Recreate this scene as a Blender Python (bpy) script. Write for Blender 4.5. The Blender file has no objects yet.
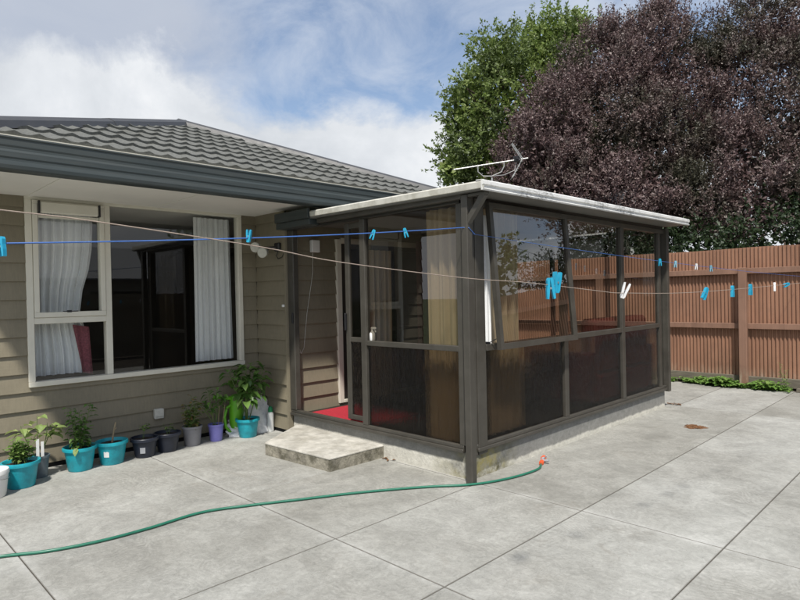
import bpy, math, random
import numpy as np
from mathutils import Vector, Matrix
random.seed(7); rng = np.random.default_rng(7)
scene = bpy.context.scene
COL = scene.collection
R = math.radians
PI = math.pi

# ------------------------------------------------------------------ helpers
class MB:
    def __init__(s): s.v = []; s.f = []; s.m = []
    def add(s, vs, fs):
        b = len(s.v); s.v += [tuple(v) for v in vs]; s.f += [tuple(b + i for i in f) for f in fs]; return s
    def box(s, x0, x1, y0, y1, z0, z1, bev=0.0):
        if x0 > x1: x0, x1 = x1, x0
        if y0 > y1: y0, y1 = y1, y0
        if z0 > z1: z0, z1 = z1, z0
        if bev <= 0:
            vs = [(x, y, z) for z in (z0, z1) for y in (y0, y1) for x in (x0, x1)]
            s.add(vs, [(0, 2, 3, 1), (4, 5, 7, 6), (0, 1, 5, 4), (2, 6, 7, 3), (0, 4, 6, 2), (1, 3, 7, 5)])
            return s
        b = min(bev, (x1 - x0) / 2.1, (y1 - y0) / 2.1, (z1 - z0) / 2.1)
        import itertools
        vs = []; idx = {}
        X = (x0, x1); Y = (y0, y1); Z = (z0, z1)
        for i, j, k in itertools.product((0, 1), repeat=3):
            sx = b if i == 0 else -b; sy = b if j == 0 else -b; sz = b if k == 0 else -b
            for ax, p in enumerate(((X[i], Y[j] + sy, Z[k] + sz), (X[i] + sx, Y[j], Z[k] + sz), (X[i] + sx, Y[j] + sy, Z[k]))):
                idx[(i, j, k, ax)] = len(vs); vs.append(p)
        fs = []
        for a in (0, 1):
            fs.append([idx[(a, j, k, 0)] for j, k in ((0, 0), (0, 1), (1, 1), (1, 0))][::(1 if a == 0 else -1)])
            fs.append([idx[(i, a, k, 1)] for i, k in ((0, 0), (1, 0), (1, 1), (0, 1))][::(1 if a == 0 else -1)])
            fs.append([idx[(i, j, a, 2)] for i, j in ((0, 0), (0, 1), (1, 1), (1, 0))][::(1 if a == 0 else -1)])
        for a in (0, 1):
            for c in (0, 1):
                fs.append([idx[(a, c, 0, 0)], idx[(a, c, 1, 0)], idx[(a, c, 1, 1)], idx[(a, c, 0, 1)]])
                fs.append([idx[(a, 0, c, 0)], idx[(a, 1, c, 0)], idx[(a, 1, c, 2)], idx[(a, 0, c, 2)]])
                fs.append([idx[(0, a, c, 1)], idx[(1, a, c, 1)], idx[(1, a, c, 2)], idx[(0, a, c, 2)]])
        for i, j, k in itertools.product((0, 1), repeat=3):
            fs.append([idx[(i, j, k, 0)], idx[(i, j, k, 1)], idx[(i, j, k, 2)]])
        s.add(vs, fs); return s
    def obox(s, a, b, w, h, up=(0, 0, 1)):
        """box beam from a to b, width w (sideways), height h"""
        a = Vector(a); b = Vector(b); d = (b - a).normalized(); u = Vector(up)
        r = d.cross(u).normalized(); u = r.cross(d).normalized()
        vs = []
        for p in (a, b):
            for sr, su in ((-1, -1), (1, -1), (1, 1), (-1, 1)):
                vs.append(p + r * sr * w / 2 + u * su * h / 2)
        s.add(vs, [(0, 3, 2, 1), (4, 5, 6, 7), (0, 1, 5, 4), (1, 2, 6, 5), (2, 3, 7, 6), (3, 0, 4, 7)]); return s
    def tube(s, pts, rad, n=8, cap=True):
        pts = [Vector(p) for p in pts]; m = len(pts)
        if not hasattr(rad, '__len__'): rad = [rad] * m
        prev = None; vs = []
        for i, p in enumerate(pts):
            d = (pts[min(i + 1, m - 1)] - pts[max(i - 1, 0)]).normalized()
            if prev is None:
                a = Vector((0, 0, 1)) if abs(d.z) < .9 else Vector((1, 0, 0))
                u = d.cross(a).normalized()
            else: u = (prev - d * prev.dot(d)).normalized()
            prev = u; w = d.cross(u)
            for k in range(n):
                t = 2 * PI * k / n; vs.append(p + (u * math.cos(t) + w * math.sin(t)) * rad[i])
        fs = []
        for i in range(m - 1):
            for k in range(n):
                fs.append((i * n + k, i * n + (k + 1) % n, (i + 1) * n + (k + 1) % n, (i + 1) * n + k))
        if cap: fs.append(tuple(range(n))[::-1]); fs.append(tuple((m - 1) * n + k for k in range(n)))
        s.add(vs, fs); return s
    def lathe(s, c, prof, n=28, close=False):
        vs = []; m = len(prof)
        for r, z in prof:
            for k in range(n):
                t = 2 * PI * k / n; vs.append((c[0] + r * math.cos(t), c[1] + r * math.sin(t), c[2] + z))
        fs = []
        for i in range(m - 1):
            for k in range(n): fs.append((i * n + k, i * n + (k + 1) % n, (i + 1) * n + (k + 1) % n, (i + 1) * n + k))
        fs.append(tuple(range(n))[::-1]); 
        if prof[-1][0] > 0: fs.append(tuple((m - 1) * n + k for k in range(n)))
        s.add(vs, fs); return s
    def prism(s, poly, ax, a, b):
        """extrude a 2D polygon along axis ax from a to b"""
        n = len(poly)
        def mk(p, t):
            q = list(p); q.insert(ax, t); return tuple(q)
        vs = [mk(p, a) for p in poly] + [mk(p, b) for p in poly]
        fs = [tuple(range(n))[::-1], tuple(range(n, 2 * n))] + [(i, (i + 1) % n, n + (i + 1) % n, n + i) for i in range(n)]
        s.add(vs, fs); return s
    def leaf(s, p, d, up, L, W, bend=.25):
        """pointed leaf with a fold and a droop"""
        p = Vector(p); d = Vector(d).normalized(); up = Vector(up)
        r = d.cross(up)
        if r.length < 1e-3: r = Vector((1, 0, 0))
        r.normalize(); n = r.cross(d)
        m1 = p + d * L * .35; m2 = p + d * L * .7 - n * L * bend * .5; t = p + d * L * .97 - n * L * bend
        f = n * W * .18
        vs = [p, m1 + r * W * .5 + f, m1, m1 - r * W * .5 + f, m2 + r * W * .38 + f, m2, m2 - r * W * .38 + f, t]
        s.add(vs, [(0, 1, 2), (0, 2, 3), (1, 4, 5, 2), (2, 5, 6, 3), (4, 7, 5), (5, 7, 6)]); return s

LOC = {}
def link(o): COL.objects.link(o); return o
def thing(name, label, cat, loc=(0, 0, 0), group=None):
    o = bpy.data.objects.new(name, None); link(o); o.location = loc; o.empty_display_size = .1
    o['label'] = label; o['category'] = cat
    if group: o['group'] = group
    LOC[o.name] = Vector(loc); return o
def obj(name, mb, mat, parent=None, smooth=False, fixn=True):
    L = LOC[parent.name] if parent is not None else Vector((0, 0, 0))
    me = bpy.data.meshes.new(name)
    me.from_pydata([(v[0] - L.x, v[1] - L.y, v[2] - L.z) for v in mb.v], [], mb.f)
    if fixn:
        import bmesh
        bm = bmesh.new(); bm.from_mesh(me); bmesh.ops.recalc_face_normals(bm, faces=bm.faces); bm.to_mesh(me); bm.free()
    if smooth:
        me.polygons.foreach_set('use_smooth', [True] * len(me.polygons))
        try: me.set_sharp_from_angle(angle=R(40))
        except Exception: pass
    me.materials.append(mat)
    o = bpy.data.objects.new(name, me); link(o)
    if parent is not None: o.parent = parent
    LOC[o.name] = L; return o
def tag(o, label, cat, group=None):
    o['label'] = label; o['category'] = cat
    if group: o['group'] = group
    return o
def struct(name, mb, mat, smooth=False):
    o = obj(name, mb, mat, None, smooth); o['kind'] = 'structure'; return o
def npmesh(name, V, F, mat, parent=None):
    L = LOC[parent.name] if parent is not None else Vector((0, 0, 0))
    V = V - np.array(L)[None, :]
    me = bpy.data.meshes.new(name); nf, k = F.shape
    me.vertices.add(len(V)); me.vertices.foreach_set('co', V.astype(np.float32).ravel())
    me.loops.add(nf * k); me.loops.foreach_set('vertex_index', F.astype(np.int32).ravel())
    me.polygons.add(nf); me.polygons.foreach_set('loop_start', np.arange(0, nf * k, k, dtype=np.int32))
    me.polygons.foreach_set('loop_total', np.full(nf, k, dtype=np.int32))
    me.update(calc_edges=True); me.materials.append(mat)
    o = bpy.data.objects.new(name, me); link(o)
    if parent is not None: o.parent = parent
    LOC[o.name] = L; return o

# ------------------------------------------------------------------ materials
def newmat(name):
    m = bpy.data.materials.new(name); m.use_nodes = True; nt = m.node_tree; nt.nodes.clear()
    out = nt.nodes.new('ShaderNodeOutputMaterial'); return m, nt, out
def N(nt, t, **kw):
    n = nt.nodes.new('ShaderNode' + t)
    for k, v in kw.items():
        if k.startswith('_'): setattr(n, k[1:], v)
        else: n.inputs[k.replace('__', ' ')].default_value = v
    return n
def ramp(nt, stops):
    r = nt.nodes.new('ShaderNodeValToRGB'); e = r.color_ramp.elements
    e[0].position = stops[0][0]; e[0].color = stops[0][1] + (1,) if len(stops[0][1]) == 3 else stops[0][1]
    e[1].position = stops[-1][0]; e[1].color = stops[-1][1] + (1,)
    for p, c in stops[1:-1]:
        x = e.new(p); x.color = c + (1,)
    return r
def mix(nt, fac, a, b, mode='MIX'):
    m = nt.nodes.new('ShaderNodeMix'); m.data_type = 'RGBA'; m.blend_type = mode
    for sock, val in ((m.inputs[0], fac), (m.inputs[6], a), (m.inputs[7], b)):
        if hasattr(val, 'default_value') or hasattr(val, 'links'): nt.links.new(val, sock)
        else: sock.default_value = val if not isinstance(val, tuple) else (val + (1,) if len(val) == 3 else val)
    return m.outputs[2]
def math_(nt, op, a, b=0.0, c=None, clamp=False):
    m = nt.nodes.new('ShaderNodeMath'); m.operation = op; m.use_clamp = clamp
    for i, v in enumerate((a, b) if c is None else (a, b, c)):
        if hasattr(v, 'links'): nt.links.new(v, m.inputs[i])
        else: m.inputs[i].default_value = v
    return m.outputs[0]
def noise(nt, scale, detail=4, rough=.55, vec=None, dist=0.0):
    n = nt.nodes.new('ShaderNodeTexNoise'); n.inputs['Scale'].default_value = scale
    n.inputs['Detail'].default_value = detail; n.inputs['Roughness'].default_value = rough; n.inputs['Distortion'].default_value = dist
    if vec is not None: nt.links.new(vec, n.inputs['Vector'])
    return n.outputs['Fac']
def geopos(nt): return nt.nodes.new('ShaderNodeNewGeometry').outputs['Position']
def scaled(nt, vec, s):
    m = nt.nodes.new('ShaderNodeMapping'); m.inputs['Scale'].default_value = s; nt.links.new(vec, m.inputs['Vector']); return m.outputs[0]

def pm(name, col, rough=.6, metal=0.0, var=.15, scale=6, bump=0.0, bscale=60, spec=.5, stretch=None, dirt=None, dirt_amt=.0, dscale=3, trans=0.0, coat=0.0):
    m, nt, out = newmat(name); pos = geopos(nt)
    v = scaled(nt, pos, stretch) if stretch else pos
    n1 = noise(nt, scale, 5, .6, v)
    lo = tuple(c * (1 - var) for c in col); hi = tuple(min(1, c * (1 + var)) for c in col)
    r = ramp(nt, [(.3, lo), (.7, hi)]); nt.links.new(n1, r.inputs[0]); colout = r.outputs[0]
    if dirt:
        n2 = noise(nt, dscale, 6, .65, v); r2 = ramp(nt, [(.45, (0, 0, 0)), (.65, (1, 1, 1))]); nt.links.new(n2, r2.inputs[0])
        f = math_(nt, 'MULTIPLY', r2.outputs[0], dirt_amt); colout = mix(nt, f, colout, dirt)
    b = N(nt, 'BsdfPrincipled', Roughness=rough, Metallic=metal); nt.links.new(colout, b.inputs['Base Color'])
    b.inputs['Specular IOR Level'].default_value = spec; b.inputs['Coat Weight'].default_value = coat
    rn = math_(nt, 'MULTIPLY_ADD', n1, .25, rough - .12, clamp=True); nt.links.new(rn, b.inputs['Roughness'])
    if bump > 0:
        bp = N(nt, 'Bump', Strength=bump, Distance=.01); nt.links.new(noise(nt, bscale, 5, .65, v), bp.inputs['Height']); nt.links.new(bp.outputs[0], b.inputs['Normal'])
    sh = b.outputs[0]
    if trans > 0:
        t = N(nt, 'BsdfTranslucent'); nt.links.new(colout, t.inputs['Color'])
        mx = N(nt, 'MixShader', Fac=trans); nt.links.new(sh, mx.inputs[1]); nt.links.new(t.outputs[0], mx.inputs[2]); sh = mx.outputs[0]
    nt.links.new(sh, out.inputs[0]); return m

def leafmat(name, cols, rough=.45, trans=.3, spec=.5, ncol=None, nscale=.6, nlo=.45, nhi=.62):
    m, nt, out = newmat(name); g = nt.nodes.new('ShaderNodeNewGeometry')
    k = len(cols); r = ramp(nt, [(i / (k - 1), c) for i, c in enumerate(cols)]); nt.links.new(g.outputs['Random Per Island'], r.inputs[0]); c = r.outputs[0]
    if ncol:
        rr = ramp(nt, [(nlo, (0, 0, 0)), (nhi, (1, 1, 1))]); nt.links.new(noise(nt, nscale, 3, .6, g.outputs['Position']), rr.inputs[0])
        c = mix(nt, rr.outputs[0], c, ncol)
    b = N(nt, 'BsdfPrincipled', Roughness=rough); nt.links.new(c, b.inputs['Base Color']); b.inputs['Specular IOR Level'].default_value = spec
    t = N(nt, 'BsdfTranslucent'); nt.links.new(c, t.inputs['Color'])
    mx = N(nt, 'MixShader', Fac=trans); nt.links.new(b.outputs[0], mx.inputs[1]); nt.links.new(t.outputs[0], mx.inputs[2]); nt.links.new(mx.outputs[0], out.inputs[0]); return m

def glassmat(name, tint=(.9, .92, .9), refl=1.8, rough=0.0, body=0.0, bodycol=(.02, .02, .02), bump=0.0, trough=False, dirt=.03):
    m, nt, out = newmat(name); g = nt.nodes.new('ShaderNodeNewGeometry')
    ior = math_(nt, 'MULTIPLY_ADD', g.outputs['Backfacing'], -(1.5 - 1 / 1.5), 1.5)
    fr = nt.nodes.new('ShaderNodeFresnel'); nt.links.new(ior, fr.inputs['IOR'])
    fac = math_(nt, 'MULTIPLY', fr.outputs[0], refl, clamp=True)
    tr = N(nt, 'BsdfTransparent'); tr.inputs[0].default_value = tint + (1,)
    gl = N(nt, 'BsdfGlossy', Roughness=rough)
    base = tr.outputs[0]
    df = N(nt, 'BsdfDiffuse'); df.inputs[0].default_value = (.35, .34, .31, 1)
    n1 = noise(nt, 3.5, 6, .7, g.outputs['Position']); dfac = math_(nt, 'MULTIPLY', n1, dirt * 1.6)
    mx0 = N(nt, 'MixShader'); nt.links.new(dfac, mx0.inputs[0]); nt.links.new(base, mx0.inputs[1]); nt.links.new(df.outputs[0], mx0.inputs[2]); base = mx0.outputs[0]
    if body > 0:
        v = scaled(nt, g.outputs['Position'], (70, 70, 9)); nn = noise(nt, 1.0, 3, .6, v, 1.5)
        bp = N(nt, 'Bump', Strength=bump, Distance=.028); nt.links.new(nn, bp.inputs['Height']); nt.links.new(bp.outputs[0], gl.inputs['Normal'])
        rfr = N(nt, 'BsdfRefraction', Roughness=.14, IOR=1.22); rfr.inputs[0].default_value = tint + (1,); nt.links.new(bp.outputs[0], rfr.inputs['Normal'])
        mxr = N(nt, 'MixShader', Fac=.86); nt.links.new(base, mxr.inputs[1]); nt.links.new(rfr.outputs[0], mxr.inputs[2]); base = mxr.outputs[0]
        d2 = N(nt, 'BsdfDiffuse'); d2.inputs[0].default_value = bodycol + (1,)
        mx1 = N(nt, 'MixShader', Fac=body); nt.links.new(base, mx1.inputs[1]); nt.links.new(d2.outputs[0], mx1.inputs[2]); base = mx1.outputs[0]
    mx = N(nt, 'MixShader'); nt.links.new(fac, mx.inputs[0]); nt.links.new(base, mx.inputs[1]); nt.links.new(gl.outputs[0], mx.inputs[2])
    nt.links.new(mx.outputs[0], out.inputs[0]); return m

# ---- concrete paving
def concrete_mat():
    m, nt, out = newmat('broomed_concrete'); pos = geopos(nt)
    big = noise(nt, .8, 5, .6, pos, .4); mid = noise(nt, 3.0, 6, .7, pos, .8)
    c1 = ramp(nt, [(.3, (.270, .269, .254)), (.5, (.331, .330, .312)), (.72, (.403, .401, .382))]); nt.links.new(mid, c1.inputs[0])
    c2 = ramp(nt, [(.36, (.85, .84, .82)), (.60, (1.07, 1.07, 1.065))]); nt.links.new(big, c2.inputs[0])
    col = mix(nt, 1.0, c1.outputs[0], c2.outputs[0], 'MULTIPLY')
    # trowel swirls: rings around scattered centres
    vor = nt.nodes.new('ShaderNodeTexVoronoi'); vor.feature = 'F1'; vor.inputs['Scale'].default_value = 1.7
    wob = N(nt, 'VectorMath', _operation='SCALE'); nn = nt.nodes.new('ShaderNodeTexNoise'); nn.inputs['Scale'].default_value = 2.2; nt.links.new(pos, nn.inputs['Vector'])
    nt.links.new(nn.outputs['Color'], wob.inputs[0]); wob.inputs['Scale'].default_value = .5
    ad = N(nt, 'VectorMath', _operation='ADD'); nt.links.new(pos, ad.inputs[0]); nt.links.new(wob.outputs[0], ad.inputs[1]); nt.links.new(ad.outputs[0], vor.inputs['Vector'])
    ring = math_(nt, 'SINE', math_(nt, 'MULTIPLY', vor.outputs['Distance'], 110.0)); ring = math_(nt, 'MULTIPLY_ADD', ring, .5, .5)
    msk = ramp(nt, [(.42, (0, 0, 0)), (.66, (1, 1, 1))]); nt.links.new(noise(nt, 1.3, 4, .6, pos), msk.inputs[0])
    fine = noise(nt, 22, 6, .75, pos, 1.2)
    rf = math_(nt, 'MULTIPLY', math_(nt, 'MULTIPLY', ring, msk.outputs[0]), .16)
    rf = math_(nt, 'MULTIPLY', rf, math_(nt, 'MULTIPLY_ADD', fine, 2.2, -.35, clamp=True))
    col = mix(nt, rf, col, (.62, .61, .585))
    # brushed streaks running across
    st = noise(nt, 1.0, 5, .7, scaled(nt, pos, (6.0, 22, 1)), 1.6); sr = ramp(nt, [(.35, (.86, .86, .86)), (.7, (1.12, 1.12, 1.11))]); nt.links.new(st, sr.inputs[0])
    col = mix(nt, .38, col, mix(nt, 1.0, col, sr.outputs[0], 'MULTIPLY'))
    fr = ramp(nt, [(.3, (.8, .8, .79)), (.7, (1.15, 1.15, 1.14))]); nt.links.new(fine, fr.inputs[0]); col = mix(nt, 1.0, col, fr.outputs[0], 'MULTIPLY')
    gi = nt.nodes.new('ShaderNodeNewGeometry'); isl = ramp(nt, [(0, (.90, .89, .87)), (1, (1.07, 1.07, 1.07))]); nt.links.new(gi.outputs['Random Per Island'], isl.inputs[0]); col = mix(nt, 1.0, col, isl.outputs[0], 'MULTIPLY')
    # brown stains
    s2 = ramp(nt, [(.6, (0, 0, 0)), (.74, (1, 1, 1))]); nt.links.new(noise(nt, 1.9, 6, .7, pos, 1.0), s2.inputs[0])
    col = mix(nt, math_(nt, 'MULTIPLY', s2.outputs[0], .35), col, (.20, .175, .14))
    spx = nt.nodes.new('ShaderNodeSeparateXYZ'); nt.links.new(pos, spx.inputs[0])
    fr_ = math_(nt, 'FRACT', math_(nt, 'MULTIPLY_ADD', spx.outputs[1], 1 / 1.525, .5)); dj = math_(nt, 'MULTIPLY', math_(nt, 'ABSOLUTE', math_(nt, 'SUBTRACT', fr_, .5)), 1.525)
    ch = math_(nt, 'MULTIPLY_ADD', dj, -16.0, 1.0, clamp=True); ch = math_(nt, 'MULTIPLY', ch, math_(nt, 'LESS_THAN', spx.outputs[1], .2)); ch = math_(nt, 'MULTIPLY', ch, math_(nt, 'MULTIPLY_ADD', mid, 1.6, -.4, clamp=True))
    col = mix(nt, math_(nt, 'MULTIPLY', ch, .55), col, (.58, .575, .55))
    fx_ = math_(nt, 'FRACT', math_(nt, 'MULTIPLY_ADD', math_(nt, 'SUBTRACT', spx.outputs[0], .07), 1 / .9475, .5)); dx_ = math_(nt, 'MULTIPLY', math_(nt, 'ABSOLUTE', math_(nt, 'SUBTRACT', fx_, .5)), .9475)
    g1 = math_(nt, 'MULTIPLY', math_(nt, 'MULTIPLY_ADD', dj, -110.0, 1.0, clamp=True), math_(nt, 'LESS_THAN', spx.outputs[1], .2))
    g2 = math_(nt, 'MULTIPLY', math_(nt, 'MULTIPLY_ADD', dx_, -110.0, 1.0, clamp=True), math_(nt, 'GREATER_THAN', spx.outputs[0], -.1))
    g2 = math_(nt, 'MULTIPLY', g2, math_(nt, 'MAXIMUM', math_(nt, 'GREATER_THAN', spx.outputs[0], .5), math_(nt, 'GREATER_THAN', math_(nt, 'ABSOLUTE', math_(nt, 'SUBTRACT', spx.outputs[1], 2.24)), 2.2)))
    gg = math_(nt, 'MULTIPLY', math_(nt, 'MAXIMUM', g1, g2), math_(nt, 'MULTIPLY_ADD', fine, 1.6, .1, clamp=True))
    col = mix(nt, math_(nt, 'MULTIPLY', gg, .95), col, (.075, .065, .05))
    # pits
    pit = noise(nt, 160, 2, .5, pos); pr_ = ramp(nt, [(.27, (.45, .45, .45)), (.36, (1, 1, 1))]); nt.links.new(pit, pr_.inputs[0]); col = mix(nt, .8, col, mix(nt, 1.0, col, pr_.outputs[0], 'MULTIPLY'))
    b = N(nt, 'BsdfPrincipled', Roughness=.86); b.inputs['Specular IOR Level'].default_value = .3; nt.links.new(col, b.inputs['Base Color'])
    bp = N(nt, 'Bump', Strength=.45, Distance=.006)
    h = math_(nt, 'ADD', math_(nt, 'MULTIPLY', fine, .8), math_(nt, 'MULTIPLY', st, .5)); h = math_(nt, 'ADD', h, math_(nt, 'MULTIPLY', math_(nt, 'MULTIPLY', ring, msk.outputs[0]), .25))
    nt.links.new(h, bp.inputs['Height']); nt.links.new(bp.outputs[0], b.inputs['Normal']); nt.links.new(b.outputs[0], out.inputs[0]); return m

def board_mat(name, col):
    m, nt, out = newmat(name); pos = geopos(nt)
    n1 = noise(nt, 2.2, 5, .6, pos); g = noise(nt, 1.0, 5, .7, scaled(nt, pos, (60, 60, 6))); wv = noise(nt, 1.0, 5, .65, scaled(nt, pos, (5, 5, 90)))
    r = ramp(nt, [(.3, tuple(c * .88 for c in col)), (.7, tuple(c * 1.08 for c in col))]); nt.links.new(n1, r.inputs[0])
    r2 = ramp(nt, [(.3, (.92, .92, .92)), (.7, (1.06, 1.06, 1.06))]); nt.links.new(g, r2.inputs[0])
    c = mix(nt, 1.0, r.outputs[0], r2.outputs[0], 'MULTIPLY')
    d = ramp(nt, [(.56, (0, 0, 0)), (.75, (1, 1, 1))]); nt.links.new(noise(nt, 1.0, 6, .7, scaled(nt, pos, (9, 9, 1.2))), d.inputs[0])
    c = mix(nt, math_(nt, 'MULTIPLY', d.outputs[0], .22), c, (.11, .10, .08))
    b = N(nt, 'BsdfPrincipled', Roughness=.62); nt.links.new(c, b.inputs['Base Color']); b.inputs['Specular IOR Level'].default_value = .35
    bp = N(nt, 'Bump', Strength=.3, Distance=.003); nt.links.new(math_(nt, 'ADD', g, wv), bp.inputs['Height']); nt.links.new(bp.outputs[0], b.inputs['Normal'])
    nt.links.new(b.outputs[0], out.inputs[0]); return m

def fence_mat(name, col):
    m, nt, out = newmat(name); pos = geopos(nt)
    # streaks run down each corrugation
    s = math_(nt, 'ADD', math_(nt, 'MULTIPLY', noise(nt, 1.0, 5, .65, scaled(nt, pos, (26, 26, .5))), .52), math_(nt, 'MULTIPLY', noise(nt, 1.0, 3, .6, scaled(nt, pos, (2.2, 2.2, 1.2))), .55)); r = ramp(nt, [(.3, tuple(c * .72 for c in col)), (.55, col), (.75, tuple(min(1, c * 1.3) for c in col))]); nt.links.new(s, r.inputs[0])
    d = ramp(nt, [(.52, (0, 0, 0)), (.7, (1, 1, 1))]); nt.links.new(noise(nt, 1.7, 6, .7, pos), d.inputs[0])
    c = mix(nt, math_(nt, 'MULTIPLY', d.outputs[0], .3), r.outputs[0], (.12, .075, .055))
    # paint worn off along the lower edge
    sp = nt.nodes.new('ShaderNodeSeparateXYZ'); nt.links.new(pos, sp.inputs[0])
    w = math_(nt, 'MULTIPLY_ADD', sp.outputs[2], -3.2, 1.05, clamp=True)
    w = math_(nt, 'MULTIPLY', w, math_(nt, 'MULTIPLY_ADD', noise(nt, 1.0, 5, .7, scaled(nt, pos, (20, 20, 4))), 4.5, -1.9, clamp=True))
    c = mix(nt, w, c, (.42, .36, .28))
    b = N(nt, 'BsdfPrincipled', Roughness=.72); nt.links.new(c, b.inputs['Base Color']); b.inputs['Specular IOR Level'].default_value = .3
    nt.links.new(b.outputs[0], out.inputs[0]); return m

def slab_mat(name):
    """plastered concrete edge: grey top band, much paler lower band, moss by the corner"""
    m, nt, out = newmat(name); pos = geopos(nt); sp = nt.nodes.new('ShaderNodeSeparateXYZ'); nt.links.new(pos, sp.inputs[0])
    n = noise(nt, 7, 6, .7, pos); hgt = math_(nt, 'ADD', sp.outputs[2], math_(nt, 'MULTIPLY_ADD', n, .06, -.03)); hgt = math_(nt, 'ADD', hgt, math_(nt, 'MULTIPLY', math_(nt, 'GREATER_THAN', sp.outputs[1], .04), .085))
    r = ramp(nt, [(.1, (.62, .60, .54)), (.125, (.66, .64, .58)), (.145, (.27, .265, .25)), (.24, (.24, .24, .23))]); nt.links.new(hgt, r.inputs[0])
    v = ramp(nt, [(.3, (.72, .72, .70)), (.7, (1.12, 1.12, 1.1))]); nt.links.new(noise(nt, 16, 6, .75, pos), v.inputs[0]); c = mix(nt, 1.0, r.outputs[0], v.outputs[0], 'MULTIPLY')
    # distance to the post corner drives moss
    ds = N(nt, 'VectorMath', _operation='DISTANCE'); nt.links.new(pos, ds.inputs[0]); ds.inputs[1].default_value = (0, .25, .05)
    mo = math_(nt, 'MULTIPLY_ADD', ds.outputs['Value'], -2.6, 1.45, clamp=True); mo = math_(nt, 'MULTIPLY', mo, math_(nt, 'MULTIPLY_ADD', noise(nt, 12, 6, .7, pos), 3.0, -.8, clamp=True))
    mc = ramp(nt, [(.35, (.055, .058, .05)), (.6, (.26, .23, .10))]); nt.links.new(noise(nt, 5, 4, .6, pos), mc.inputs[0])
    c = mix(nt, mo, c, mc.outputs[0])
    b = N(nt, 'BsdfPrincipled', Roughness=.9); nt.links.new(c, b.inputs['Base Color'])
    bp = N(nt, 'Bump', Strength=.5, Distance=.01); nt.links.new(noise(nt, 40, 6, .7, pos), bp.inputs['Height']); nt.links.new(bp.outputs[0], b.inputs['Normal'])
    nt.links.new(b.outputs[0], out.inputs[0]); return m

def fascia_mat(name):
    m, nt, out = newmat(name); pos = geopos(nt)
    n = noise(nt, 1.0, 6, .75, scaled(nt, pos, (22, 22, 60)), .5); r = ramp(nt, [(.44, (.72, .72, .71)), (.56, (.40, .40, .385)), (.66, (.12, .115, .10))]); nt.links.new(n, r.inputs[0])
    big = ramp(nt, [(.4, (0, 0, 0)), (.6, (1, 1, 1))]); nt.links.new(noise(nt, 2.0, 3, .5, pos), big.inputs[0])
    c = mix(nt, big.outputs[0], (.74, .735, .71), r.outputs[0])
    b = N(nt, 'BsdfPrincipled', Roughness=.5); nt.links.new(c, b.inputs['Base Color']); nt.links.new(b.outputs[0], out.inputs[0]); return m

M = {}
M['concrete'] = concrete_mat()
M['soil'] = pm('soil', (.045, .035, .025), .95, var=.5, scale=9, bump=.8, bscale=30)
M['grass'] = pm('grass_far', (.07, .10, .035), .9, var=.35, scale=2)
M['board'] = board_mat('weatherboard_paint', (.235, .206, .147))
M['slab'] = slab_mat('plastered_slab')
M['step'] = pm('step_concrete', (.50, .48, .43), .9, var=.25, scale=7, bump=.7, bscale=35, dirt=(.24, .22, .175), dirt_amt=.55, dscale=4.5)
M['stepside'] = pm('step_side_concrete', (.27, .25, .20), .92, var=.4, scale=10, bump=.8, bscale=45, dirt=(.07, .065, .04), dirt_amt=.8, dscale=9)  # darker and more mottled than the tread
M['cream'] = pm('cream_frame_paint', (.70, .67, .575), .4, var=.05, scale=5)
M['soffit'] = pm('soffit_paint', (.76, .735, .68), .8, var=.06, scale=1.2)
M['gutter'] = pm('gutter_coating', (.046, .057, .058), .5, var=.14, scale=3, stretch=(1, .4, 8), spec=.35, dirt=(.085, .085, .075), dirt_amt=.35, dscale=2.5)
M['tile'] = pm('stone_chip_tile', (.14, .142, .130), .75, var=.3, scale=55, bump=.6, bscale=300, spec=.35, dirt=(.09, .09, .075), dirt_amt=.4, dscale=1.5)
M['cap'] = pm('ridge_cap', (.058, .058, .060), .5, var=.12, scale=8)
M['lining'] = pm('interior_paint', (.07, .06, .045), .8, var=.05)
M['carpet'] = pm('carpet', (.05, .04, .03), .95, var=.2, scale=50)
M['bronze'] = pm('bronze_aluminium', (.058, .053, .044), .42, metal=.0, var=.12, scale=4, dirt=(.10, .092, .078), dirt_amt=.35, dscale=5)
M['bronze2'] = pm('dark_bronze_aluminium', (.035, .032, .028), .42, var=.1, scale=4)
M['fascia'] = fascia_mat('roof_edge_flashing')
M['fascia2'] = pm('roof_edge_cream', (.60, .585, .525), .5, var=.08, scale=8, dirt=(.30, .28, .22), dirt_amt=.5, dscale=7)
M['roofsheet'] = pm('roof_sheet', (.16, .155, .14), .5, var=.1)
M['glass'] = glassmat('clear_glass', (.95, .96, .95), 1.9, dirt=.004)
M['glass_t'] = glassmat('bronze_tinted_glass', (.62, .59, .53), 2.6, dirt=.006)
M['glass_o'] = glassmat('obscure_glass', (.41, .355, .28), 1.0, rough=.05, body=.15, bodycol=(.006, .005, .004), bump=1.0, dirt=.006)
M['curtain_w'] = pm('white_curtain', (.90, .91, .91), .85, var=.03, scale=20, trans=.06)
M['curtain_b'] = pm('beige_curtain', (.64, .54, .39), .9, var=.03, scale=30, trans=.12)
M['curtain_r'] = pm('maroon_curtain', (.11, .035, .035), .9, var=.15, scale=20)
M['pink'] = pm('pink_cloth', (.24, .07, .09), .85, var=.4, scale=60)
M['red_mat'] = pm('red_mat_pile', (.42, .018, .035), .95, var=.25, scale=90, bump=.6, bscale=400)
M['red_sofa'] = pm('red_sofa_fabric', (.13, .008, .010), .75, var=.2, scale=20, bump=.2, bscale=300)
M['white'] = pm('white_plastic', (.78, .78, .76), .4, var=.03)
M['offwhite'] = pm('weathered_plastic', (.55, .54, .48), .5, var=.1, scale=30)
M['black'] = pm('black_plastic', (.015, .015, .017), .4, var=.1)
M['teal'] = pm('teal_plastic', (.014, .36, .44), .42, var=.12, scale=9, dirt=(.02, .12, .15), dirt_amt=.35, dscale=14)
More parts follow.
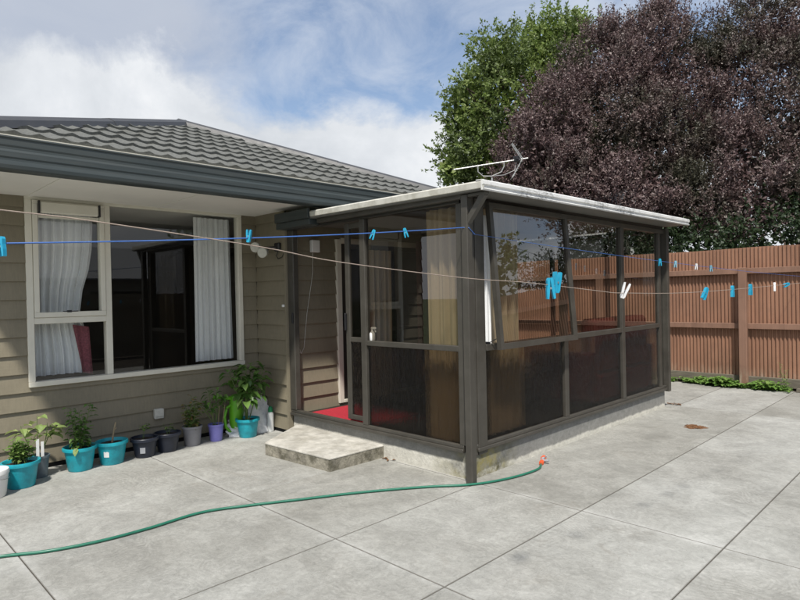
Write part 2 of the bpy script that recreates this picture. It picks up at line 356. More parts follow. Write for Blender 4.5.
M['navy'] = pm('dark_navy_plastic', (.018, .023, .038), .42, var=.15, scale=9)
M['greypot'] = pm('grey_plastic', (.20, .20, .215), .5, var=.1, scale=9)
M['greypot2'] = pm('galvanised_grey_plastic', (.13, .16, .18), .45, var=.2, scale=9)
M['purple'] = pm('lilac_plastic', (.21, .20, .54), .42, var=.08, scale=9)
M['lime'] = pm('lime_plastic', (.13, .42, .02), .4, var=.08, scale=9)
M['potsoil'] = pm('potting_mix', (.035, .024, .016), .95, var=.6, scale=60, bump=1, bscale=150)
M['bag'] = pm('plastic_bag', (.88, .88, .87), .35, var=.08, scale=8, bump=.8, bscale=14, dirt=(.25, .30, .36), dirt_amt=.45, dscale=9)
M['greencap'] = pm('green_cap', (.01, .22, .08), .4)
M['stem'] = pm('green_stem', (.10, .16, .04), .7)
M['stick'] = pm('dry_stick', (.30, .24, .15), .8, var=.2)
M['bark'] = pm('bark', (.07, .055, .04), .9, var=.3, scale=12, bump=.8, bscale=20, stretch=(4, 4, 1))
M['leaf_a'] = leafmat('leaf_fresh', [(.08, .15, .03), (.14, .24, .05), (.24, .34, .09)], .45, .35)
M['leaf_b'] = leafmat('leaf_deep', [(.05, .12, .022), (.09, .19, .035), (.17, .29, .07)], .4, .3)
M['leaf_c'] = leafmat('leaf_pale', [(.17, .26, .07), (.28, .37, .12), (.38, .44, .18)], .45, .35)
M['leaf_rust'] = leafmat('leaf_mixed', [(.08, .15, .03), (.15, .22, .06), (.28, .18, .07)], .45, .3)
M['leaf_tree'] = leafmat('green_tree_leaf', [(.12, .185, .042), (.20, .275, .065), (.31, .37, .12)], .5, .42, ncol=(.11, .15, .05), nscale=.8)
M['leaf_plum'] = leafmat('plum_leaf', [(.075, .044, .048), (.115, .070, .070), (.165, .108, .102), (.27, .21, .195)], .5, .22, spec=.5, ncol=(.065, .062, .040), nscale=.55, nlo=.50, nhi=.66)
M['leaf_hedge'] = leafmat('hedge_leaf', [(.015, .030, .010), (.025, .045, .015), (.04, .065, .022)], .5, .2)
M['weed'] = leafmat('weed_leaf', [(.085, .18, .03), (.14, .26, .05), (.22, .33, .09)], .5, .3)
M['fence'] = fence_mat('fence_paint', (.30, .162, .105))
M['fencewood'] = fence_mat('fence_rail_paint', (.26, .15, .105))
M['fencebase'] = pm('weathered_timber', (.17, .15, .115), .9, var=.35, scale=6, stretch=(1, 5, 20), bump=.5, bscale=20)
M['hose'] = pm('green_hose', (.02, .15, .095), .35, var=.12, scale=20)
M['orange'] = pm('orange_plastic', (.75, .12, .04), .4)
M['greyplas'] = pm('grey_plastic_light', (.35, .36, .38), .4)
M['rope_blue'] = pm('blue_rope', (.05, .14, .42), .6, var=.2, scale=200)
M['rope_tan'] = pm('tan_rope', (.34, .27, .22), .7, var=.2, scale=200)
M['peg_cyan'] = pm('cyan_peg', (.02, .34, .53), .38)
M['peg_pale'] = pm('pale_blue_peg', (.20, .40, .50), .38)
M['peg_white'] = pm('white_peg', (.75, .75, .75), .38)
M['metal'] = pm('galvanised_metal', (.50, .50, .50), .35, metal=.8, var=.1)
M['alu'] = pm('aerial_aluminium', (.42, .42, .41), .4, metal=.4, var=.1)
M['leafbrown'] = pm('dead_leaf', (.16, .075, .03), .8, var=.4, scale=30)
M['nroof'] = pm('neighbour_roof_steel', (.22, .23, .24), .55, var=.15)
M['nwall'] = pm('neighbour_wall_paint', (.30, .30, .28), .8, var=.1)
M['joint'] = pm('joint_filler', (.045, .038, .028), .95, var=.3, scale=20)
M['floor'] = pm('added_dark_floor', (.022, .018, .014), .6, var=.2, scale=8)
M['dark'] = pm('dark_void', (.012, .012, .012), .9)

# ------------------------------------------------------------------ camera, light, sky
YAW, PITCH, ROLL, FPX = .787, -.008, -.021, 589.174
fw = Vector((-math.sin(YAW) * math.cos(PITCH), math.cos(YAW) * math.cos(PITCH), math.sin(PITCH)))
rt = Vector((math.cos(YAW), math.sin(YAW), 0)); up = rt.cross(fw)
r2 = rt * math.cos(ROLL) + up * math.sin(ROLL); u2 = up * math.cos(ROLL) - rt * math.sin(ROLL)
cam = bpy.data.cameras.new('camera'); co = bpy.data.objects.new('camera', cam); link(co); scene.camera = co
co.matrix_world = Matrix(((r2.x, u2.x, -fw.x, 3.142), (r2.y, u2.y, -fw.y, -3.94), (r2.z, u2.z, -fw.z, 1.6), (0, 0, 0, 1)))
cam.sensor_width = 36; cam.lens = 36 * FPX / 800; cam.clip_end = 2000; cam.clip_start = .05

SUN = Vector((.435, -.464, 1.0)).normalized()
sl = bpy.data.lights.new('sun', 'SUN'); sl.energy = 3.8; sl.angle = R(3.0); sl.color = (1, .96, .885)
so = bpy.data.objects.new('sun', sl); link(so); so.rotation_euler = SUN.to_track_quat('Z', 'Y').to_euler(); so.location = (5, -5, 12)
w = bpy.data.worlds.new('World'); scene.world = w; w.use_nodes = True; nt = w.node_tree; nt.nodes.clear()
wo = nt.nodes.new('ShaderNodeOutputWorld'); bg = nt.nodes.new('ShaderNodeBackground'); sky = nt.nodes.new('ShaderNodeTexSky')
sky.sky_type = 'NISHITA'; sky.sun_disc = False; sky.sun_elevation = math.asin(SUN.z); sky.sun_rotation = math.atan2(SUN.x, SUN.y); sky.dust_density = 1.0; sky.ozone_density = 1.0
tc = nt.nodes.new('ShaderNodeTexCoord'); V = tc.outputs['Generated']
sp = nt.nodes.new('ShaderNodeSeparateXYZ'); nt.links.new(V, sp.inputs[0]); vx, vy, vz = sp.outputs
side = math_(nt, 'ADD', math_(nt, 'MULTIPLY', vx, .706), math_(nt, 'MULTIPLY', vy, .708))
zz = math_(nt, 'ADD', math_(nt, 'MAXIMUM', vz, 0.0), .22)
cb = nt.nodes.new('ShaderNodeCombineXYZ'); nt.links.new(math_(nt, 'DIVIDE', vx, zz), cb.inputs[0]); nt.links.new(math_(nt, 'DIVIDE', vy, zz), cb.inputs[1])
pl = cb.outputs[0]
nA = noise(nt, 1.1, 8, .58, pl, .35); nB = noise(nt, 2.6, 8, .62, scaled(nt, pl, (1.0, 1.0, 1)), .6); nC = noise(nt, 3.4, 9, .62, scaled(nt, V, (1, 1, 1.5)), .25)
# low bank of cumulus, higher to the left
thr = math_(nt, 'ADD', math_(nt, 'MULTIPLY_ADD', side, -.14, .315), math_(nt, 'MULTIPLY_ADD', nC, .30, -.15))
bank = math_(nt, 'MULTIPLY', math_(nt, 'SUBTRACT', thr, vz), 22.0, clamp=True)
# high thin streaks
cir = math_(nt, 'MULTIPLY_ADD', nB, 3.6, -1.40, clamp=True); cir = math_(nt, 'MULTIPLY', cir, .72)
# soft grey cloud high on the left
gc = math_(nt, 'ADD', math_(nt, 'MULTIPLY_ADD', side, -3.6, -.72), math_(nt, 'MULTIPLY_ADD', nC, 2.4, -1.0), clamp=False)
gc = math_(nt, 'MULTIPLY', gc, 1.3, clamp=True)
big = math_(nt, 'MULTIPLY_ADD', nA, 5.0, -2.3, clamp=True)
shade = ramp(nt, [(.3, (3.2, 3.4, 3.65)), (.55, (4.2, 4.35, 4.55)), (.75, (5.3, 5.35, 5.4))]); nt.links.new(nC, shade.inputs[0])
skyc = mix(nt, .10, mix(nt, 1.0, sky.outputs[0], (.80, .80, .80), 'MULTIPLY'), (3.2, 3.4, 3.8))
c = mix(nt, cir, skyc, (3.6, 3.9, 4.4))
c = mix(nt, math_(nt, 'MULTIPLY', gc, .88), c, (2.7, 2.95, 3.45))
c = mix(nt, bank, c, shade.outputs[0])
nt.links.new(c, bg.inputs[0]); bg.inputs[1].default_value = .15; nt.links.new(bg.outputs[0], wo.inputs[0])
vs = scene.view_settings; vs.view_transform = 'Standard'; vs.look = 'None'; vs.exposure = 0.36; vs.gamma = 1.0; vs.use_curve_mapping = False
scene.render.engine = 'CYCLES'
cy = scene.cycles; cy.max_bounces = 10; cy.diffuse_bounces = 3; cy.glossy_bounces = 4; cy.transparent_max_bounces = 24; cy.transmission_bounces = 6
cy.use_denoising = True; cy.sample_clamp_indirect = 6

# ------------------------------------------------------------------ ground
g = MB(); g.add([(-150, -150, -.03), (150, -150, -.03), (150, 150, -.03), (-150, 150, -.03)], [(0, 1, 2, 3)]); struct('ground', g, M['grass'])
g = MB(); g.add([(-14, -9, -.012), (9, -9, -.012), (9, 9.5, -.012), (-14, 9.5, -.012)], [(0, 1, 2, 3)]); struct('soil', g, M['soil'])
g = MB(); g.add([(-3.36, -9, -.003), (4.815, -9, -.003), (4.815, 6.67, -.003), (-3.36, 6.67, -.003)], [(0, 1, 2, 3)]); struct('paving_joint_filler', g, M['joint'])
g = MB(); GAP = .002
def slab(x0, x1, y0, y1):
    b = .002; a = GAP
    vs = [(x0 + a, y0 + a, -.0035), (x1 - a, y0 + a, -.0035), (x1 - a, y1 - a, -.0035), (x0 + a, y1 - a, -.0035),
          (x0 + a + b, y0 + a + b, 0), (x1 - a - b, y0 + a + b, 0), (x1 - a - b, y1 - a - b, 0), (x0 + a + b, y1 - a - b, 0)]
    g.add(vs, [(4, 5, 6, 7), (0, 1, 5, 4), (1, 2, 6, 5), (2, 3, 7, 6), (3, 0, 4, 7)])
xs_ = [.07, 1.0175, 1.965, 2.9125, 3.86, 4.8075]
ys_ = [-9, -7.625, -6.1, -4.575, -3.05, -1.525, 0.0]
for j in range(6):
    if j < 5: slab(-3.34, -2.10, ys_[j], ys_[j + 1]); slab(-2.10, .07, ys_[j], ys_[j + 1])
    else: slab(-3.34, -1.16, ys_[j], ys_[j + 1]); slab(-1.16, .07, ys_[j], ys_[j + 1])
    for i in range(5): slab(xs_[i], xs_[i + 1], ys_[j], ys_[j + 1])
slab(-2.6, 1.0175, 0, 4.45)
for a, b in zip(xs_[1:-1], xs_[2:]): slab(a, b, 0, 4.45)
for a, b in zip([-3.3] + xs_[:-1], xs_): slab(a, b, 4.45, 6.66)
struct('patio', g, M['concrete'])

# ------------------------------------------------------------------ house
house = thing('house', 'brown weatherboard house with dark grey tiled hip roof and wide eaves', 'house', (-3.35, -1.5, 0))
E0, LIP = .176, .022
def siding(mb, ax, const, sign, u0, u1, z0, z1, holes=()):
    """lapped boards on the plane (axis ax = const), outward = sign"""
    k0 = int(math.floor((z0 - .047) / E0)); z = .047 + k0 * E0
    us = sorted({u0, u1} | {h[0] for h in holes} | {h[1] for h in holes}); us = [u for u in us if u0 <= u <= u1]
    while z < z1 - 1e-4:
        for a, b in zip(us[:-1], us[1:]):
            rng_ = [(max(z, z0), min(z + E0, z1))]
            for h in holes:
                if h[0] <= a and b <= h[1]:
                    nr = []
                    for p, q in rng_:
                        if q <= h[2] or p >= h[3]: nr.append((p, q)); continue
                        if p < h[2]: nr.append((p, h[2]))
                        if q > h[3]: nr.append((h[3], q))
                    rng_ = nr
            for p, q in rng_:
                op = const + sign * (LIP * (1 - (p - z) / E0) + .002); oq = const + sign * (LIP * (1 - (q - z) / E0) + .002)
                def P(o, u, zz_): return (o, u, zz_) if ax == 0 else (u, o, zz_)
                mb.add([P(op, a, p), P(op, b, p), P(oq, b, q), P(oq, a, q), P(const, a, p), P(const, b, p)], [(0, 1, 2, 3), (0, 4, 5, 1)])
        z += E0
WX, MX, WY0, WY1 = -3.35, -2.68, -2.95, 2.75
WIN = (-2.49, -.215, .80, 2.655)      # window opening in the recessed wall
DOOR = (.74, 2.62, .26, 2.32)         # glazed door between house and sunroom
mb = MB()
siding(mb, 0, WX, 1, WY0, -.003, .047, 2.62, [WIN]); siding(mb, 1, 0.0, -1, WX + .022, MX - .012, .047, 2.62); mb.box(MX - .012, MX + .021, -.031, .03, .047, 2.44)
siding(mb, 0, MX, 1, .0, WY1, .047, 2.62, [DOOR]); siding(mb, 1, WY1, 1, -13.5, MX + .02, .047, 2.62); siding(mb, 1, WY0, -1, -13.5, WX + .02, .047, 2.62)
siding(mb, 0, -13.5, -1, WY0, WY1, .047, 2.62)
obj('wall', mb, M['board'], house, fixn=False)
mb = MB()
def wallbox(ax, c0, c1, u0, u1, z0, z1, hole=None):
    def B(a, b, p, q):
        if ax == 0: mb.box(c0, c1, a, b, p, q)
        else: mb.box(a, b, c0, c1, p, q)
    if hole is None: B(u0, u1, z0, z1); return
    a, b, p, q = hole
    B(u0, a, z0, z1); B(b, u1, z0, z1); B(a, b, z0, p); B(a, b, q, z1)
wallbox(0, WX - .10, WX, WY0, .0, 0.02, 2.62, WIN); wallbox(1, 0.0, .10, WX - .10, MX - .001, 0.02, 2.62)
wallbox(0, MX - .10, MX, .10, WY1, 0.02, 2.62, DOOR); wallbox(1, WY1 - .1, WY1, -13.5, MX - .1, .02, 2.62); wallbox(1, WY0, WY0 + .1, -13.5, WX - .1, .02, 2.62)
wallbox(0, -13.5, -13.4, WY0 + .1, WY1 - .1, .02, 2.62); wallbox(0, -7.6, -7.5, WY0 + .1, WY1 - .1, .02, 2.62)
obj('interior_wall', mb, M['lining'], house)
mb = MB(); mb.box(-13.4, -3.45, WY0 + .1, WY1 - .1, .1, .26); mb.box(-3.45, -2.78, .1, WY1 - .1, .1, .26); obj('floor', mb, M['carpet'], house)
GX, GY0, GY1, GB = -1.88, -3.30, 3.04, -14.0
mb = MB(); mb.box(GB + .13, GX - .13, GY0 + .13, GY1 - .13, 2.62, 2.65); obj('soffit', mb, M['soffit'], house)
for y in (-2.46, -1.25): mb = MB(); mb.box(WX + .02, GX - .14, y - .02, y + .02, 2.614, 2.6195); obj('soffit_batten', mb, M['soffit'], house)
# foundation strip
mb = MB(); mb.box(WX - .05, WX + .004, WY0, 0.0, -.02, .06); mb.box(WX - .05, MX, -.004, .05, -.02, .06); obj('foundation', mb, M['dark'], house)
# gutter and fascia swept round the eaves
prof = [(-.13, 2.60), (-.13, 2.575), (-.012, 2.575), (-.004, 2.585), (0, 2.61), (-.006, 2.640), (-.006, 2.656), (0, 2.668), (0, 2.705), (-.007, 2.722), (-.007, 2.738), (-.002, 2.752), (-.002, 2.80), (.006, 2.808), (.004, 2.818), (-.012, 2.818), (-.016, 2.80), (-.016, 2.70), (-.12, 2.70), (-.125, 2.86), (-.14, 2.86)]
def sweep(mb, prof, x0, x1, y0, y1):
    n = len(prof); vs = []
    for cx, cy_, sx, sy in ((x1, y0, 1, -1), (x1, y1, 1, 1), (x0, y1, -1, 1), (x0, y0, -1, -1)):
        for o, z in prof: vs.append((cx + sx * o, cy_ + sy * o, z))
    fs = []
    for c in range(4):
        d = (c + 1) % 4
        for i in range(n): fs.append((c * n + i, d * n + i, d * n + (i + 1) % n, c * n + (i + 1) % n))
    mb.add(vs, fs)
mb = MB(); sweep(mb, prof, GB, GX, GY0, GY1); gut = obj('gutter', mb, M['gutter'], house)
mb = MB(); sweep(mb, [(-.02, 2.819), (.003, 2.819), (.004, 2.826), (-.02, 2.829)], GB, GX, GY0, GY1); obj('roof_edge_strip', mb, M['cream'], gut)
# tiled hip roof
TP = .41; EZ = 2.822; EX = GX - .02; HW = (GY1 - GY0) / 2
def tile_plane(mb, o, ud, inw, width, run, kl, kr, per=.163, course=.372):
    """o: eave corner, ud: along the eave, inw: horizontal inward direction; kl/kr hip inset per unit run"""
    o = Vector(o); ud = Vector(ud); inw = Vector(inw); up_ = (inw + Vector((0, 0, TP))).normalized(); nrm = ud.cross(up_).normalized()
    if nrm.z < 0: nrm = -nrm
    sl_ = run * math.sqrt(1 + TP * TP); rows = int(math.ceil(sl_ / course)); du = per / 6
    for r in range(rows):
        v0 = r * course; v1 = min(sl_, v0 + course); f0 = v0 / sl_ * run; f1 = v1 / sl_ * run
        n = int(width / du) + 1; jig = random.uniform(-.004, .004)
        def h(u):
            t = (u / per) % 1.0
            return .019 * (math.exp(-((t - .5) / .22) ** 2))
        b = len(mb.v); cols = 0
        for i in range(n + 1):
            u = i * du
            ua = min(max(u, kl * f0), width - kr * f0); ub = min(max(u, kl * f1), width - kr * f1)
            pa = o + ud * ua + up_ * v0; pb = o + ud * ub + up_ * v1
            mb.v.append(tuple(pa + nrm * (.0 + h(ua) * .35 - .012))); mb.v.append(tuple(pa + nrm * (.028 + h(ua) * 1.1 + jig))); mb.v.append(tuple(pb + nrm * (.004 + h(ub) * .8))); cols += 1
        for i in range(cols - 1):
            a = b + 3 * i; c = a + 3
            mb.f.append((a, c, c + 1, a + 1)); mb.f.append((a + 1, c + 1, c + 2, a + 2))
mb = MB()
tile_plane(mb, (EX, GY0 + .02, EZ), (0, 1, 0), (-1, 0, 0), 2 * HW - .04, HW - .02, 1, 1)
tile_plane(mb, (GB + .02, GY0 + .02, EZ), (1, 0, 0), (0, 1, 0), EX - GB - .02, HW - .02, 0, 1)
tile_plane(mb, (GB + .02, GY1 - .02, EZ), (1, 0, 0), (0, -1, 0), EX - GB - .02, HW - .02, 0, 1)
roof = obj('roof', mb, M['tile'], house, fixn=False)
apex = Vector((EX - HW + .02, (GY0 + GY1) / 2, EZ + (HW - .02) * TP))
mb = MB()
def capline(a, b):
    a = Vector(a); b = Vector(b); L = (b - a).length; n = max(1, int(L / 1.6)); d = (b - a) / n
    s_ = d.cross(Vector((0, 0, 1))).normalized(); u_ = s_.cross(d.normalized())
    for i in range(n):
        p = a + d * i; q = a + d * (i + 1.02)
        sec = [(-.125, -.03), (-.10, .03), (-.05, .062), (.05, .062), (.10, .03), (.125, -.03)]
        vs = [p + s_ * x * 1.015 + u_ * (z + .004) for x, z in sec] + [q + s_ * x + u_ * z for x, z in sec]
        mb.add(vs, [tuple(range(6))] + [(k, k + 1, k + 7, k + 6) for k in range(5)] + [tuple(range(6, 12))])
capline((EX, GY0 + .02, EZ + .008), apex + Vector((0, 0, .008))); capline((EX, GY1 - .02, EZ + .008), apex + Vector((0, 0, .008))); capline((GB, apex.y, apex.z + .008), apex + Vector((0, 0, .008)))
obj('ridge_cap', mb, M['cap'], roof)

# window in the recessed wall
wy0, wy1, wz0, wz1 = -2.46, -.245, .84, 2.61; WMX = -1.763
wf = MB(); xo = WX + .035; xi = WX - .06
def fbox(y0, y1, z0, z1, a=xi, b=xo): wf.box(a, b, y0, y1, z0, z1, .004)
fbox(wy0 - .04, wy1 + .035, wz0 - .045, wz0 + .004, xi, WX + .05); fbox(wy0 - .04, wy1 + .035, wz1 - .02, wz1 + .035); fbox(wy0 - .04, wy0 + .018, wz0 + .004, wz1 - .02); fbox(wy1 - .018, wy1 + .035, wz0 + .004, wz1 - .02)
fbox(WMX - .03, WMX + .03, wz0 + .004, wz1 - .02); fbox(wy0 + .018, WMX - .03, 1.395, 1.455)
win = obj('window', wf, M['cream'], house)
wf = MB(); sy0, sy1, sz0, sz1 = wy0 + .020, WMX - .032, 1.457, wz1 - .022
for a in ((sy0, sy1, sz0, sz0 + .05), (sy0, sy1, sz1 - .035, sz1), (sy0, sy0 + .045, sz0 + .05, sz1 - .035), (sy1 - .045, sy1, sz0 + .05, sz1 - .035)): fbox(*a, xi + .02, xo + .015)
obj('sash', wf, M['cream'], win)
mb = MB(); mb.box(xo - .02, xo + .05, sy0 + .06, sy1 - .06, 2.465, 2.575, .012); obj('vent', mb, M['cream'], win)
for q in (sy0 + .045, sy1 - .058): mb = MB(); mb.box(xo - .01, xo + .052, q, q + .013, 2.46, 2.58); obj('vent_end', mb, M['black'], win)
mb = MB(); mb.box(xo + .0, xo + .004, sy0 + .05, sy1 - .05, 2.42, 2.455); mb.box(xo, xo + .004, sy0 + .05, sy1 - .05, 2.578, 2.585); obj('vent_rail', mb, M['cream'], win)
def pane(parent, mat, x, y0, y1, z0, z1, ax=0, name='pane'):
    m_ = MB()
    if ax == 0: m_.add([(x, y0, z0), (x, y1, z0), (x, y1, z1), (x, y0, z1)], [(0, 1, 2, 3)])
    else: m_.add([(y0, x, z0), (y1, x, z0), (y1, x, z1), (y0, x, z1)], [(0, 1, 2, 3)])
    return obj(name, m_, mat, parent, fixn=False)
pane(win, M['glass'], WX, sy0 + .03, sy1 - .03, 1.49, 2.43); pane(win, M['glass'], WX - .01, wy0 + .01, WMX - .02, wz0, 1.40); pane(win, M['glass'], WX - .01, WMX + .02, wy1 - .01, wz0, wz1 - .01)
mb = MB(); mb.box(xo - .02, xo + .012, -2.19, -2.06, 1.505, 1.515); mb.box(xo, xo + .018, -2.16, -2.12, 1.50, 1.522); obj('latch', mb, M['black'], win)

# glazed door into the house (inside the sunroom)
dy0, dy1, dz0, dz1 = DOOR
df = MB(); X0, X1 = MX - .07, MX + .045
df.box(X0, X1, dy0 - .02, dy0 + .055, dz0, dz1, .004); df.box(X0, X1, dy1 - .055, dy1 + .02, dz0, dz1, .004); df.box(X0, X1, dy0 + .055, dy1 - .055, dz1 - .05, dz1 + .02, .004); df.box(X0, X1, dy0 + .055, dy1 - .055, dz0, dz0 + .04, .004)
gd = obj('patio_door', df, M['cream'], house)
df = MB()
for a, b in ((dy0 + .06, 1.80), (1.74, dy1 - .06)):
    xx = MX - .03 if a > 1 else MX + .01
    df.box(xx - .02, xx + .02, a, a + .06, dz0 + .042, dz1 - .052); df.box(xx - .02, xx + .02, b - .06, b, dz0 + .042, dz1 - .052)
    df.box(xx - .02, xx + .02, a + .06, b - .06, dz0 + .042, dz0 + .13); df.box(xx - .02, xx + .02, a + .06, b - .06, dz1 - .11, dz1 - .052); df.box(xx - .018, xx + .018, a + .06, b - .06, 1.12, 1.17)
obj('door_leaf', df, M['bronze2'], gd)
pane(gd, M['glass'], MX + .01, dy0 + .11, 1.75, dz0 + .12, dz1 - .1); pane(gd, M['glass'], MX - .03, 1.79, dy1 - .11, dz0 + .12, dz1 - .1)
mb = MB(); mb.box(MX + .03, MX + .06, .815, .84, 1.2, 1.4, .005); obj('handle', mb, M['black'], gd)

# ------------------------------------------------------------------ curtains etc. behind the glass
def curtain(name, ax, c, u0a, u1a, z1, u0b, u1b, z0, mat, label, amp=.025, per=.09, steps=9, mid=None, cat='curtain'):
    mb = MB(); n = 70; rows = []
    for j in range(steps):
        t = j / (steps - 1); z = z1 + (z0 - z1) * t
        a = u0a + (u0b - u0a) * t; b = u1a + (u1b - u1a) * t
        if mid: b = mid(t, b)
        for i in range(n + 1):
            s_ = i / n; u = a + (b - a) * s_
            ph = s_ * (u1a - u0a) / per * 2 * PI
            o = c + amp * (math.sin(ph) + .45 * math.sin(ph * 2.3 + 1.3) + .2 * math.sin(ph * .37 + t * 2)) 
            rows.append((o, u, z) if ax == 0 else (u, o, z))
    fs = [(j * (n + 1) + i, j * (n + 1) + i + 1, (j + 1) * (n + 1) + i + 1, (j + 1) * (n + 1) + i) for j in range(steps - 1) for i in range(n)]
    mb.add(rows, fs); o = obj(name, mb, mat, None, True, fixn=False)
    return tag(o, label, cat)
curtain('curtain', 0, WX - .20, -2.42, -1.82, 2.58, -2.42, -1.86, .87, M['curtain_w'], 'white gathered curtain at left end of the large cream window', mid=lambda t, b: b - .12 * math.exp(-((t - .60) / .20) ** 2))
curtain('curtain', 0, WX - .20, -.72, -.24, 2.58, -.73, -.22, .86, M['curtain_w'], 'white gathered curtain at right end of the large cream window', amp=.02, per=.07)
mb = MB(); vs_ = []; nn_ = 12
for j in range(9):
    t_ = j / 8
    for i in range(nn_ + 1):
        q_ = i / nn_; vs_.append((WX - .155 - .02 * t_ + .012 * math.sin(q_ * 9 + t_ * 2), -2.06 + .09 * t_ + (.155 - .05 * t_) * q_, 1.37 - .50 * t_ - .03 * q_))
mb.add(vs_, [(j * (nn_ + 1) + i, j * (nn_ + 1) + i + 1, (j + 1) * (nn_ + 1) + i + 1, (j + 1) * (nn_ + 1) + i) for j in range(8) for i in range(nn_)])
tag(obj('cloth', mb, M['pink'], None), 'pink patterned cloth hanging beside the left white curtain', 'cloth')
curtain('curtain', 1, .15, -.60, -.13, 2.38, -.60, -.13, .27, M['curtain_b'], 'beige curtain behind the sunroom front glass beside the corner post', amp=.024, per=.115)
curtain('curtain', 0, -.15, .42, .98, 2.38, .42, .98, .30, M['curtain_b'], 'beige curtain behind the sunroom side glass at the open sash', amp=.032, per=.14)
curtain('curtain', 0, -.055, .16, .40, 2.30, .16, .40, 1.10, M['curtain_w'], 'white curtain edge showing in the gap of the open sash', amp=.01, per=.08)
curtain('curtain', 0, MX + .10, 1.05, 1.62, 2.2, 1.05, 1.60, .28, M['curtain_b'], 'beige curtain hanging before the inner glazed door', amp=.02, per=.1)
curtain('curtain', 0, MX + .14, 2.05, 3.45, 2.35, 2.05, 3.45, .28, M['curtain_r'], 'maroon curtain beside the inner glazed door', amp=.02, per=.1)

# ------------------------------------------------------------------ sunroom
SL = 4.30
sr = thing('sunroom', 'lean-to sunroom with bronze aluminium frames and white-edged flat roof', 'sunroom', (0, 0, 0))
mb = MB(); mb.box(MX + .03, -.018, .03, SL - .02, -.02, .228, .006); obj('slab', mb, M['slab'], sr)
B = M['bronze']
def part(name, boxes, mat=B, bev=.004, parent=None):
    m_ = MB()
    for b in boxes: m_.box(*b, bev)
    return obj(name, m_, mat, parent or sr)
zs, zt0, zt1, zh = .232, 1.095, 1.150, 2.43
FY0, FY1 = .0, .065          # frame depth, front face
RX0, RX1 = -.065, .0         # frame depth, side face
part('sill', [(MX + .025, -.07, FY0 - .015, FY1, zs, zs + .03), (MX + .025, -.07, FY0, FY1 - .01, zs + .03, zs + .062)])
part('sill', [(RX0, RX1 + .015, .10, SL + .03, zs, zs + .03), (RX0 + .01, RX1, .10, SL + .03, zs + .03, zs + .062)])
part('sill', [(MX + .03, RX0, SL - .03, SL + .03, zs, zs + .062)])
part('mullion', [(MX + .022, MX + .14, FY0 - .005, FY1, zs + .062, zh - .05)], bev=.006)
part('mullion', [(-1.385, -1.308, FY0, FY1, zs + .062, zh - .05)])
part('mullion', [(-.115, -.05, FY0, FY1, zs + .062, zh - .05)])
part('corner_stud', [(-.045, RX1 - .004, .0, .115, zs - .03, zh), (-.045, RX1 + .003, .118, .245, zs - .03, zh)])
for y in (1.643, 3.01): part('mullion', [(RX0, RX1, y - .04, y + .04, zs + .062, zh - .07)])
part('mullion', [(RX0, RX1 - .005, 4.11, 4.18, zs + .062, zh - .07)])
part('corner_post', [(RX0 - .02, RX1 + .035, SL + .0, SL + .075, zs - .02, zh)])
part('transom', [(-1.308, -.115, FY0 + .004, FY1 - .004, 1.10, 1.15)])
part('transom', [(RX0 + .004, RX1 + .01, .245, 1.605, zt0, zt1), (RX0 + .004, RX1 - .004, 1.685, 2.97, zt0, zt1), (RX0 + .004, RX1 - .004, 3.05, 4.11, zt0, zt1)])
part('header', [(MX + .02, -.07, FY0, FY1, zh - .05, zh)], M['bronze2']); part('header', [(RX0, RX1, .245, SL, zh - .07, zh - .012)], B)
part('header', [(RX0 - .02, RX1 - .015, .245, SL, zh - .010, zh + .03)], M['bronze2'])
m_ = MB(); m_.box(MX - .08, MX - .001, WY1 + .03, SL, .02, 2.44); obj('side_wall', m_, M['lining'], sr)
m_ = MB(); siding(m_, 0, MX, 1, WY1 + .03, SL - .03, .26, 2.44); obj('side_boards', m_, M['board'], sr, fixn=False)
# back face frame
part('back_frame', [(MX + .03, MX + .09, SL - .03, SL + .03, zs + .062, zh), (-1.75, -1.69, SL - .03, SL + .03, zs + .062, zh - .05), (-.85, -.79, SL - .03, SL + .03, zs + .062, zh - .05), (MX + .09, RX0 - .02, SL - .03, SL + .03, zh - .05, zh), (MX + .09, -1.75, SL - .025, SL + .025, 1.10, 1.15), (-1.69, -.85, SL - .025, SL + .025, 1.10, 1.15), (-.79, RX0 - .02, SL - .025, SL + .025, 1.10, 1.15)])
T, O = M['glass_t'], M['glass_o']
pane(sr, T, .032, -1.31, -.11, 1.145, zh - .045, 1); pane(sr, O, .032, -1.31, -.11, zs + .06, 1.105, 1, 'obscure_pane')
for a, b in ((1.68, 2.98), (3.04, 4.12)): pane(sr, T, -.032, a, b, zt1 - .005, zh - .065)
for a, b in ((.24, 1.61), (1.68, 2.98), (3.04, 4.12)): pane(sr, O, -.032, a, b, zs + .06, zt0 + .005, 0, 'obscure_pane')
pane(sr, M['glass'], -.032, 4.17, 4.31, zs + .06, zh - .065)
pane(sr, M['glass'], SL, MX + .08, -.06, zs + .06, zh - .045, 1)
# open awning sash, hinged at its head
D = .105; zt_, zb_ = zh - .03, 1.105; ya, yb = .285, 1.635
sm = MB(); sd = Vector((D, 0, zb_ - zt_)); sn = sd.normalized()
def sp_(y, t, o=0.0):
    p = Vector((.012, y, zt_)) + sd * t + Vector((-sn.z, 0, sn.x)) * -o * -1
    return p
def sbar(y0, y1, t0, t1, th=.022):
    vs = []
    for o in (-th, th):
        nrm_ = Vector((-sn.z, 0, sn.x)) * o
        for y, t in ((y0, t0), (y1, t0), (y1, t1), (y0, t1)): vs.append(Vector((.012, y, zt_)) + sd * t + nrm_)
    sm.add(vs, [(0, 1, 2, 3), (7, 6, 5, 4), (0, 4, 5, 1), (1, 5, 6, 2), (2, 6, 7, 3), (3, 7, 4, 0)])
sbar(ya, yb, 0, .035); sbar(ya, yb, .96, 1.0); sbar(ya, ya + .05, .035, .96); sbar(yb - .05, yb, .035, .96)
sash = obj('open_sash', sm, B, sr)
